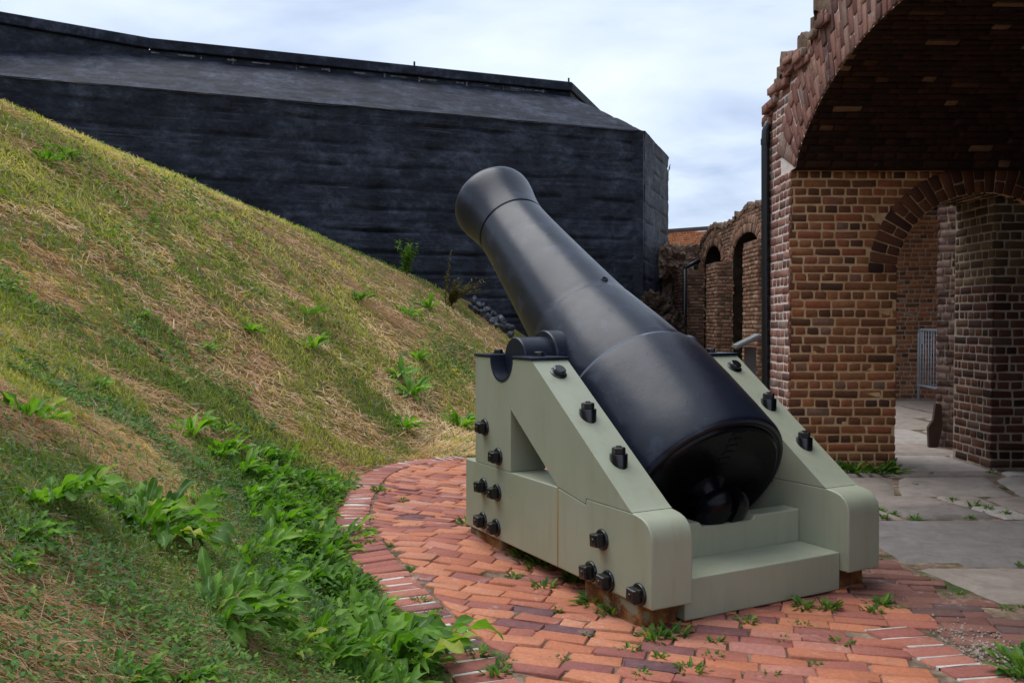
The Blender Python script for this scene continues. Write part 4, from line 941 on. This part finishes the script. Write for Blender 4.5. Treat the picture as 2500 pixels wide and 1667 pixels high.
# cascabel: neck and slotted knob
b = MB(); b.lathe([(-1.20, .05), (-1.10, .058), (-1.06, .068), (-1.035, .085), (-1.018, .11)], MG, 48); cas_ = b.obj('cascabel_neck', M_IRONG, gun); smooth_angle(cas_)
for s_ in (-1, 1):
    b = MB(); prof = [(-1.085, .045), (-1.092, .085), (-1.105, .112), (-1.125, .124), (-1.15, .128), (-1.175, .122), (-1.195, .105), (-1.207, .075), (-1.212, .03)]
    V = []; n_ = 20
    for a, r_ in prof:
        for k in range(n_ + 1):
            t = math.pi * k / n_; V.append(MG @ Vector((a, r_ * math.cos(t), s_ * (.022 + r_ * .92 * math.sin(t)))))
    m = n_ + 1; F = [(i * m + k, i * m + k + 1, (i + 1) * m + k + 1, (i + 1) * m + k) for i in range(len(prof) - 1) for k in range(n_)]
    F += [tuple(i * m for i in range(len(prof))) + tuple(i * m + n_ for i in range(len(prof) - 1, -1, -1))]; F += [tuple(range(m)), tuple((len(prof) - 1) * m + k for k in range(n_, -1, -1))]
    b.add(V, F); smooth_angle(b.obj('cascabel_knob', M_IRONG, cas_), 40)
# elevating ratchet cut down the breech face
for k in range(7):
    b = MB(); b.box((0, 0, 0), (.006, .026, .07)); Vv = [MG @ Vector((-1.0225 + v[0], .37 - k * .040 + v[1] * .8, v[2])) for v in b.V]; b2 = MB(); b2.add(Vv, b.F); bevel(b2.obj('ratchet_tooth', M_IRONG, gun), .003, 2)
# small sight boss on top of the chase
b = MB(); Ms = MG @ Matrix.Translation((.30, .309, .02)) @ Matrix.Rotation(R(90), 4, 'Z'); b.lathe([(0, .020), (.010, .020), (.012, .017), (.006, .015), (.004, .002)], Ms, 24); smooth_angle(b.obj('sight_boss', M_IRON, gun))

# ------------------------------------------------------------------ leafy weeds
def leaf_geo(L, W, phi, elev, droop, wav, lobes, rv, base, r, nl=9, twist=0.):
    """one lanceolate leaf: returns verts, quads, per-face attribute"""
    V = []; F = []; A = []
    cols = (-1, -.5, 0, .5, 1); ang = elev; x = 0.; z = 0.; st = L / nl; ph = r.uniform(0, 6.3)
    for i in range(nl + 1):
        t = i / nl
        w = W * (math.sin(math.pi * min(1, t * .93 + .07)) ** .75) * (.55 + .7 * t if t < .65 else 1.0) * (1 - .25 * lobes * (i % 2))
        if t > .97: w = W * .04
        for c in cols:
            y = c * w / 2; lift = abs(c) * w * .22 + wav * w * .28 * math.sin(ph + t * 13 + c * 1.6) * abs(c)
            nx, nz = -math.sin(ang), math.cos(ang); yy = y * math.cos(twist * t); zz = lift + y * math.sin(twist * t)
            V.append((x + nx * zz, yy, z + nz * zz))
        x += st * math.cos(ang); z += st * math.sin(ang); ang -= droop / nl * (.5 + t)
    c_, s_ = math.cos(phi), math.sin(phi)
    V = [(base[0] + a * c_ - b_ * s_, base[1] + a * s_ + b_ * c_, max(c, -.02) + base[2]) for a, b_, c in V]
    for i in range(nl):
        for k in range(4):
            F.append((i * 5 + k, (i + 1) * 5 + k, (i + 1) * 5 + k + 1, i * 5 + k + 1)); 
    for v in range((nl + 1) * 5): A.append((rv, abs(cols[v % 5]), (v // 5) / nl))
    return V, F, A
def rosette(kind, seed):
    r = random.Random(seed); V = []; F = []; A = []
    n = {'D': 110, 'd': 42, 'l': 24, 't': 40}[kind]
    for i in range(n):
        t = i / n
        if kind == 'D': L = r.uniform(.10, .25); W = L * r.uniform(.22, .33); el = R(r.uniform(15, 75) * (1 - .3 * t)); dr = R(r.uniform(45, 120)); wav = 1.1; lo = .45
        elif kind == 'd': L = r.uniform(.10, .30); W = L * r.uniform(.22, .36); el = R(r.uniform(10, 70)); dr = R(r.uniform(30, 110)); wav = .8; lo = r.choice([0, .5, .9])
        elif kind == 'l': L = r.uniform(.28, .48); W = L * r.uniform(.2, .3); el = R(r.uniform(20, 65)); dr = R(r.uniform(20, 90)); wav = .6; lo = .3
        else: L = r.uniform(.10, .34); W = L * r.uniform(.24, .4); el = R(r.uniform(10, 70)); dr = R(r.uniform(10, 60)); wav = .5; lo = .6
        rad = r.uniform(0, {'D': .24, 'd': .24, 't': .26, 'l': .07}[kind])
        phi = i * 2.399 + r.uniform(-.4, .4); v, f, a = leaf_geo(L, W, phi, el, dr, wav, lo, r.random(), (rad * math.cos(phi), rad * math.sin(phi), 0), r, 10 if kind in 'Dd' else 8, r.uniform(-.7, .7))
        b = len(V); V += v; F += [tuple(b + q for q in x) for x in f]; A += a
    me = quads_mesh('leafy_weed', V, F, A, 'POINT'); me.polygons.foreach_set('use_smooth', [True] * len(me.polygons)); return me
ros = {k: [rosette(k, 100 + 10 * i + ord(k)) for i in range(5)] for k in 'Ddlt'}
for k in 'Ddlt':
    for me in ros[k]: me.materials.append({'D': M_LEAFD, 'd': M_LEAFD, 'l': M_LEAFL, 't': M_CLOVER}[k])
rw_ = random.Random(12)
def weed(x, y, size, kind, label, cat='weed', group=None, z=None, k=None, name='leafy_weed'):
    o = bpy.data.objects.new(name, ros[kind][rw_.randrange(5) if k is None else k]); col.objects.link(o)
    s_ = size / {'D': .54, 'd': .54, 'l': .66, 't': .56}[kind]; zz = float(hill_z(x, y)) if z is None else z
    o.location = (x, y, zz - .01); e1 = .05; gx = (float(hill_z(x + e1, y)) - float(hill_z(x - e1, y))) / (2 * e1)
    tilt = min(.4, max(-.4, math.atan(gx) * .45)) if z is None else 0
    o.rotation_euler = (0, -tilt, rw_.uniform(0, 6.28)); o.rotation_mode = 'ZYX' if False else 'XYZ'; o.scale = (s_, s_, s_ * rw_.uniform(.9, 1.1))
    tag(o, label, cat, group); return o
WEEDS = [
    (-4.94, 9.49, 0.28, 'd', 'dark leafy weed high on the left slope, lower of the two near the ridge'),
    (-5.01, 10.07, 0.25, 'd', 'dark leafy weed under the ridge at upper left, higher of the pair'),
    (-2.38, 10.43, 0.38, 'd', 'dark green weed in the middle of the slope with spreading leaves'),
    (-2.17, 12.43, 0.39, 'd', 'dark weed on the upper middle slope, higher than the spreading one'),
    (-1.6, 13.64, 0.37, 'd', 'small dark weed on the slope just left of the trailing ground cover'),
    (-1.39, 14.94, 0.44, 'l', 'yellowish weed on the upper slope above the trailing ground cover'),
    (-2.6, 8.86, 0.26, 'l', 'thin bright weed in the dry grass at the middle of the slope'),
    (-2.12, 9.53, 0.35, 'l', 'yellow green weed spreading in dry grass below the middle of the slope'),
    (-1.32, 10.58, 0.41, 'l', 'bright green weed, upper of the two beside the carriage on the slope'),
    (-1.16, 10.24, 0.47, 'l', 'bright green weed with broad leaves, lower of the touching pair left of the carriage'),
    (-1.09, 9.04, 0.35, 'l', 'bright rosette of pointed leaves alone in dry grass above the paving'),
    (-0.58, 10.12, 0.44, 'l', 'large bright rosette touching the left edge of the gun carriage'),
    (-1.23, 11.69, 0.34, 'l', 'small bright weed near the yellow flowers'),
    (-1.77, 3.25, 0.24, 'd', 'broad leaved dock at the left edge of the photo, halfway down'),
    (-2.04, 5.66, 0.33, 'l', 'bright weed with pale upright stalks at the centre left of the slope'),
    (-1.85, 5.78, 0.31, 'l', 'bright weed just right of and below the stalky one'),
    (-1.26, 2.41, 0.28, 'D', 'large dark dock mound at the left, left one of two touching mounds'),
    (-1.22, 2.93, 0.43, 'D', 'largest dark dock mound in the left foreground, right one of two touching mounds'),
    (-1.13, 2.06, 0.15, 'D', 'big pale green leaves at the left edge below the dock mounds'),
    (-1.05, 1.85, 0.1, 'D', 'drooping bluish leaf clump in the left corner edge'),
    (-0.83, 2.44, 0.38, 'D', 'big dark dock with upright leaves in the bottom left foreground'),
    (-0.47, 3.14, 0.58, 'D', 'very large bright dock at the bottom, touching the brick kerb'),
    (-0.73, 1.66, 0.12, 'D', 'dark leaves cut off by the bottom edge, left of the two'),
    (-0.68, 1.84, 0.13, 'D', 'dark upright leaves cut off by the bottom edge, right of the two'),
    (-1.06, 3.46, 0.24, 'd', 'pale green leafy weed in the dense patch below the big dock mounds'),
    (-1.01, 4.76, 0.42, 'd', 'dense green weed with drooping leaves hanging over the kerb'),
    (-0.96, 5.08, 0.3, 'd', 'upright green weed at the kerb, half way along its left curve'),
    (-1.29, 5.9, 0.35, 'd', 'leafy weed beside the kerb where the curve begins'),
    (-1.46, 6.11, 0.33, 'd', 'leafy weed up the slope from the start of the kerb'),
    (-1.66, 6.32, 0.28, 'd', 'small dark leafy weed above the kerb start, nearest the dry grass'),
    (-1.31, 4.79, 0.3, 'd', 'mid green weed behind the pale leafy one'),
    (-0.91, 3.21, 0.24, 'd', 'low dark weed between the foreground docks'),
    (-0.84, 3.74, 0.29, 'd', 'low spreading weed right of the foreground docks near the kerb'),
    (-0.66, 3.78, 0.24, 'd', 'leafy weed pressed against the kerb above the very large dock'),
    (-0.68, 2.59, 0.2, 'd', 'weed with drooping leaves between the two biggest foreground docks'),
    (-0.33, 3.21, 0.16, 'd', 'pale leaves reaching over the kerb at the bottom'),
    (-3.47, 8.23, 0.1, 'l', 'tiny bright weed alone high on the dry slope'),
    (-2.65, 7.79, 0.15, 'l', 'tiny bright weed on the slope left of the middle'),
    (-2.47, 5.35, 0.13, 'l', 'slim green weed in dry grass on the left of the slope'),
    (-3.09, 7.5, 0.15, 'l', 'small bright weed on the dry upper slope at left'),
]
for (x, y, sz, k, lab) in WEEDS: weed(x, y, sz, k, lab, group='leafy weeds on the grass slope')
# unnamed small ones that thicken the patch by the kerb
rr2 = random.Random(33); cnt = 0
while cnt < 110:
    y = rr2.uniform(2.6, 6.6); x = float(toe_x(y)) - abs(rr2.gauss(0, .36)) - .09
    if vnoise(x * 2.2 + 3, y * 2.2) < .25: continue
    weed(x, y, rr2.uniform(.14, .30), 'd' if rr2.random() < .8 else 'l', 'low green weed crowded in the dense patch along the left kerb', group='low weeds crowded along the left kerb'); cnt += 1
PW = [(-.96, 6.46, .13), (-.88, 5.58, .06), (-.17, 5.12, .16), (-.25, 5.25, .12), (.14, 4.49, .2), (.05, 4.62, .15), (.30, 4.22, .14), (.37, 3.9, .16), (.42, 3.78, .14), (.64, 3.51, .11), (.56, 3.47, .12), (.78, 3.42, .08), (.44, 3.35, .07), (.97, 3.66, .09), (1.27, 3.84, .11), (1.37, 3.84, .12), (1.62, 3.87, .12), (1.55, 3.78, .09), (-.03, 3.22, .06), (.55, 3.26, .07), (-.79, 4.92, .07), (.15, 4.12, .10), (.34, 4.26, .13), (.01, 4.92, .06), (.18, 3.26, .05), (.64, 3.14, .09), (1.28, 3.4, .08), (-.66, 4.83, .05), (-.40, 3.93, .07), (-.22, 3.5, .08), (-.12, 3.3, .1), (-.05, 3.12, .11), (-.33, 3.75, .06), (.9, 3.1, .06), (1.1, 3.2, .05), (.3, 3.5, .05), (-.5, 4.4, .06), (.02, 4.3, .07), (.2, 3.8, .06), (.75, 3.28, .06), (1.05, 3.45, .05), (-.6, 5.3, .05), (-.75, 6.1, .07), (1.18, 3.62, .06), (.45, 3.1, .06)]
for i, (x, y, s_) in enumerate(PW):
    weed(x, y, s_, 't', 'small low weed growing out of a joint in the brick paving', group='small weeds in the joints of the brick paving', z=.002 + float(pave_z(x, y)), name='joint_weed')
for (x, y, s_) in [(2.45, 7.28, .22), (2.62, 7.3, .25), (2.8, 7.27, .26), (2.98, 7.3, .25), (3.12, 7.28, .22)]:
    weed(x, y, s_, 't', 'low green weed in the row growing at the foot of the near brick pier', group='weeds at the foot of the near brick pier', z=.0, name='joint_weed')
for (x, y, s_) in [(q[0], q[1], q[2] * .75) for q in [(2.53, 5.6, .09), (2.9, 5.62, .08), (2.36, 5.62, .09), (2.42, 5.85, .10), (2.46, 5.72, .08), (3.06, 6.15, .10), (3.1, 6.0, .11), (3.13, 5.85, .11), (3.18, 5.72, .1), (2.14, 3.84, .07), (2.22, 3.87, .05), (2.04, 4.05, .06), (2.0, 4.3, .06), (3.05, 6.72, .07), (2.6, 4.53, .06), (3.4, 7.2, .07), (3.9, 7.25, .09), (2.75, 6.34, .05)]]:
    weed(x, y, s_, 't', 'tiny weed growing in a joint between the grey flagstones', group='tiny weeds between the flagstones', z=.0, name='joint_weed')
for i in range(16):
    weed(1.92 + rw_.gauss(0, .06), 3.06 + rw_.gauss(0, .09), rw_.uniform(.10, .2), 't', 'dark small leaved weed in the clump at the bottom right corner on gravel', group='weeds in the bottom right clump', z=.01, name='joint_weed')
# gravel patch beside the right kerb
Vg = []; Fg = []
for i in range(420):
    x = rng.normal(1.80, .07); y = rng.normal(3.33, .13)
    if x < 1.66 - (3.5 - y) * -.1: continue
    s_ = rng.uniform(.003, .011); b0 = len(Vg); R_ = Matrix.Rotation(rng.uniform(0, 6), 3, 'Z') @ Matrix.Rotation(rng.uniform(0, 6), 3, 'X')
    for q in ((1, 0, 0), (-1, 0, 0), (0, .8, 0), (0, -.8, 0), (0, 0, .6), (0, 0, -.6)): w = R_ @ Vector(q) * s_; Vg.append((x + w.x, y + w.y, .002 + w.z + s_ * .4))
    Fg += [tuple(b0 + k for k in f) for f in ((0, 2, 4), (2, 1, 4), (1, 3, 4), (3, 0, 4), (2, 0, 5), (1, 2, 5), (3, 1, 5), (0, 3, 5))]
tag(obj_mesh('gravel', Vg, Fg, M_MORTG), 'pale shell gravel beside the right brick kerb', 'gravel', kind='stuff')

# ------------------------------------------------------------------ grass, thatch, clover: uncountable
cam2 = np.array([0, 0, 1.245])
def sample(n, far_w=1.6, ymax=17.5, seed=1, green=None):
    """points on the slope, denser near the viewer's path"""
    r = np.random.default_rng(seed); out = []
    tot = 0
    while tot < n:
        m = 200000
        Y = np.exp(r.uniform(math.log(1.2), math.log(ymax), m)); X = toe_x(Y) + .22 - r.uniform(0, 1, m) ** 1.0 * (.66 * Y + 1.2 + toe_x(Y) + .6)
        w = (r.random(m) < 1.0); D = toe_x(Y) - X
        ok = (D > .02 + .05 * (vnoise(X * 6, Y * 6) - .5)) | (Y > 8.12)
        ok &= (X > -.70 * Y - .7) & (np.hypot(X, Y) > 1.15) & ~((Y > 8.12) & (X > 1.9))
        ok &= ~((Y > 7.1) & (Y < 8.2) & (X > toe_x(Y) - .02))
        s_ = 1.27 - .418 * X; ok &= (hill_z(X, Y, False) < s_ + .4)
        P = np.stack([X, Y], 1)[ok]; out.append(P); tot += len(P)
    P = np.concatenate(out)[:n]; return P
def greenness(X, Y):
    a = vfbm(X * .55 + Y * .35 + 3, Y * .5 - X * .25 + 7, 4)
    b = vfbm(X * 2.2 + Y + 1, Y * 1.8 - X + 4, 3)
    d = toe_x(Y) - X
    g = (a - .5) * 1.2 + (b - .5) * 2.8 + .39
    g += .55 * np.exp(-(d / .55) ** 2) * (Y < 7) + .10 * (Y > 9) - .05
    return g
def blades(name, P, L, W, lean_dir, lean, droop, rv, mat, label, cat, zoff=0., seg=3):
    N = len(P); z = hill_z(P[:, 0], P[:, 1]) - .012 + zoff
    r = np.random.default_rng(len(name)); V = np.zeros((N, seg * 2 + 1, 3)); ang = lean.copy()
    p = np.stack([P[:, 0], P[:, 1], z], 1); dirx = np.stack([np.cos(lean_dir), np.sin(lean_dir), np.zeros(N)], 1)
    # slope-aware: add the ground gradient to the lean direction
    e_ = .03; gr = (hill_z(P[:, 0] + e_ * dirx[:, 0], P[:, 1] + e_ * dirx[:, 1], False) - hill_z(P[:, 0], P[:, 1], False)) / e_
    side = np.stack([-np.sin(lean_dir + r.normal(0, .6, N)), np.cos(lean_dir + r.normal(0, .6, N)), r.normal(0, .3, N)], 1)
    for i in range(seg):
        t = i / seg; w = (W * (1 - .55 * t) / 2)[:, None]
        V[:, 2 * i] = p - side * w; V[:, 2 * i + 1] = p + side * w
        st = L / seg; p = p + dirx * (np.sin(ang) * st)[:, None]; p[:, 2] += np.cos(ang) * st + np.sin(ang) * st * gr; ang = ang + droop / seg
    V[:, 2 * seg] = p
    base = (np.arange(N) * (2 * seg + 1))[:, None]; loops = []
    q = np.concatenate([np.array([2 * i, 2 * i + 1, 2 * i + 3, 2 * i + 2]) for i in range(seg - 1)] + [np.array([2 * seg - 2, 2 * seg - 1, 2 * seg])])
    Lp = (base + q[None]).ravel(); per = len(q); st_ = np.array([4 * i for i in range(seg)]); tt = np.array([4] * (seg - 1) + [3])
    starts = (np.arange(N)[:, None] * per + st_[None]).ravel(); totals = np.tile(tt, N)
    me = mesh_np(name, V.reshape(-1, 3), Lp, starts, totals, np.repeat(rv, seg, 0), 'FACE')
    return tag(link(name, me, mat), label, cat, kind='stuff')
def mk(n, seed):
    P = sample(n, seed=seed); r = np.random.default_rng(seed + 50); return P, r, np.hypot(P[:, 0], P[:, 1])
# dead thatch: long matted blades combed down the slope
P, r, D = mk(230000, 1); g = greenness(P[:, 0], P[:, 1]); keep = (g + r.normal(0, .22, len(P)) < .62); P, D = P[keep], D[keep]; N = len(P)
comb = vfbm(P[:, 0] * .9, P[:, 1] * .9, 3) * 2.4 - 1.5 ; rv = np.stack([np.clip(vfbm(P[:, 0] * 1.1 + 5, P[:, 1] * 1.1, 3) * 1.5 - .4 + r.normal(0, .2, N) + .1 * (P[:, 1] > 6), 0, 1), r.random(N), r.random(N)], 1)
blades('dead_grass', P, r.uniform(.035, .13, N) * np.clip(D / 5, .75, 1.3), np.clip(.0009 * D, .0017, .010) * r.uniform(.6, 1.3, N), comb + r.normal(0, .95, N), r.uniform(.95, 1.6, N), r.uniform(-.1, .5, N), rv, M_GRASSD, 'matted tan dead grass combed over the slope', 'dry grass')
# living grass
P, r, D = mk(210000, 2); g = greenness(P[:, 0], P[:, 1]); keep = (g + r.normal(0, .14, len(P)) > .46); P, D = P[keep], D[keep]; N = len(P)
rv = np.stack([np.clip(vfbm(P[:, 0] * .8 + 15, P[:, 1] * .8, 3) * 1.6 - .5 + r.normal(0, .18, N) + .22 * np.clip((P[:, 1] - 5) / 6, -.6, 1), 0, 1), r.random(N), r.random(N)], 1)
blades('green_grass', P, r.uniform(.025, .085, N) * np.clip(D / 5, .8, 1.3), np.clip(.0012 * D, .0024, .012) * r.uniform(.7, 1.4, N), r.uniform(0, 6.3, N), r.uniform(.1, 1.1, N), r.uniform(.2, 1.2, N), rv, M_GRASSG, 'short yellow green grass over the slope', 'grass')
# small leaved ground cover
def leaflets(name, P, size, rv, mat, label, cat, hgt):
    N = len(P); r = np.random.default_rng(77 + len(P)); z = hill_z(P[:, 0], P[:, 1]) + r.uniform(0, 1, N) ** 1.5 * hgt
    phi = r.uniform(0, 6.28, N); a = np.stack([np.cos(phi), np.sin(phi), r.normal(.15, .35, N)], 1); b = np.stack([-np.sin(phi), np.cos(phi), r.normal(0, .35, N)], 1)
    c = np.stack([P[:, 0], P[:, 1], z], 1); s_ = size[:, None]
    V = np.stack([c, c + a * s_ * .45 + b * s_ * .24, c + a * s_, c + a * s_ * .45 - b * s_ * .24], 1).reshape(-1, 3)
    F = np.arange(N * 4).reshape(-1, 4); return tag(link(name, quads_mesh(name, V, F, rv), mat), label, cat, kind='stuff')
P, r, D = mk(240000, 3); d = toe_x(P[:, 1]) - P[:, 0]; g = vfbm(P[:, 0] * 1.4 + 33, P[:, 1] * 1.4, 4)
pr = np.clip(1.25 * np.exp(-(d / .75) ** 2) * (P[:, 1] < 6.6) + (g > .56) * .65 * (P[:, 1] < 7) + (P[:, 1] < 3.0) * .22 + (g > .60) * .3, 0, 1)
pr = np.maximum(pr, np.exp(-((P[:, 0] + .85 + .12 * (P[:, 1] - 12.8) * -1) / .32) ** 2 - ((P[:, 1] - 12.8) / 1.3) ** 2) * 1.6)
keep = r.random(len(P)) < pr; P, D = P[keep], D[keep]; N = len(P)
rv = np.stack([np.clip(vfbm(P[:, 0] * 1.5 + 5, P[:, 1] * 1.5, 3) * 1.3 - .3 + r.normal(0, .25, N), 0, 1), r.random(N), r.random(N)], 1)
leaflets('clover', P, np.clip(.0045 * D, .014, .045) * r.uniform(.7, 1.6, N), rv, M_CLOVER, 'low dark small leaved ground cover near the kerb and in patches', 'ground cover', .045)
# yellow flowers
fl_ = MB()
for k in range(7):
    a = k * .9; fl_.box((.05 * math.cos(a) * (k > 0), .05 * math.sin(a) * (k > 0), .07 + .01 * (k % 3)), (.035, .035, .02))
for i, (x, y) in enumerate([(-.755, 11.76), (-.70, 11.7)]):
    b = MB(); 
    for k in range(6): a = k * 1.047; b.add([(0, 0, .10), (.03 * math.cos(a - .4), .03 * math.sin(a - .4), .115), (.042 * math.cos(a), .042 * math.sin(a), .118), (.03 * math.cos(a + .4), .03 * math.sin(a + .4), .115)], [(0, 1, 2, 3)])
    o = obj_mesh('yellow_flower', b.V, b.F, M_FLOWER); o.scale = (1.3,) * 3; o.location = (x, y, float(hill_z(x, y)) + .02); tag(o, ['left one of two yellow flowers on the slope beside the carriage', 'right one of two yellow flowers on the slope beside the carriage'][i], 'flower')
# tall weeds at the foot of the battery
def tall(name, x, y, H_, n, spread, mat, label, lean=0., seed=0, lw=.05):
    r = random.Random(seed); root = empty(name, (x, y, float(hill_z(x, y)) - .02), 0, label, 'weed'); V = []; F = []; A = []; st = MB()
    for k in range(n):
        a = r.uniform(0, 6.28); h = H_ * r.uniform(.55, 1.05); dxx = spread * math.cos(a) * r.uniform(.3, 1) + lean * h; dyy = spread * .6 * math.sin(a)
        pts_ = [(dxx * t * t, dyy * t * t, h * t * (1 - .12 * abs(lean) * t)) for t in (0, .25, .5, .75, 1)]; st.tube(pts_, [.008, .007, .006, .004, .002], 5)
        for j in range(34):
            t = r.uniform(.15, 1); L = lw * r.uniform(.6, 1.5) * (1.15 - .5 * t) * 1.6
            v, f, a_ = leaf_geo(L, L * .3, r.uniform(0, 6.28), R(r.uniform(-10, 60)), R(50), .3, 0, r.random(), (dxx * t * t, dyy * t * t, h * t), r, 3); b0 = len(V); V += v; F += [tuple(b0 + q for q in x_) for x_ in f]; A += a_
    st.obj('stem', M_LEAFO, root); link('foliage', quads_mesh('foliage', V, F, A, 'POINT'), mat, root)
tall('tall_weed', -1.92, 16.3, .68, 13, .26, M_LEAFD, 'tall green weed standing against the black battery wall above the slope', 0, 5, .06)
tall('tall_weed', -1.12, 16.5, .55, 20, .5, M_LEAFO, 'brown seedy weed leaning right, beside the rocks below the battery', .9, 6, .055)
tall('tall_weed', -1.22, 16.4, .95, 3, .07, M_LEAFO, 'single tall thin brown stalk rising beside the leaning brown weed', .12, 7, .05)
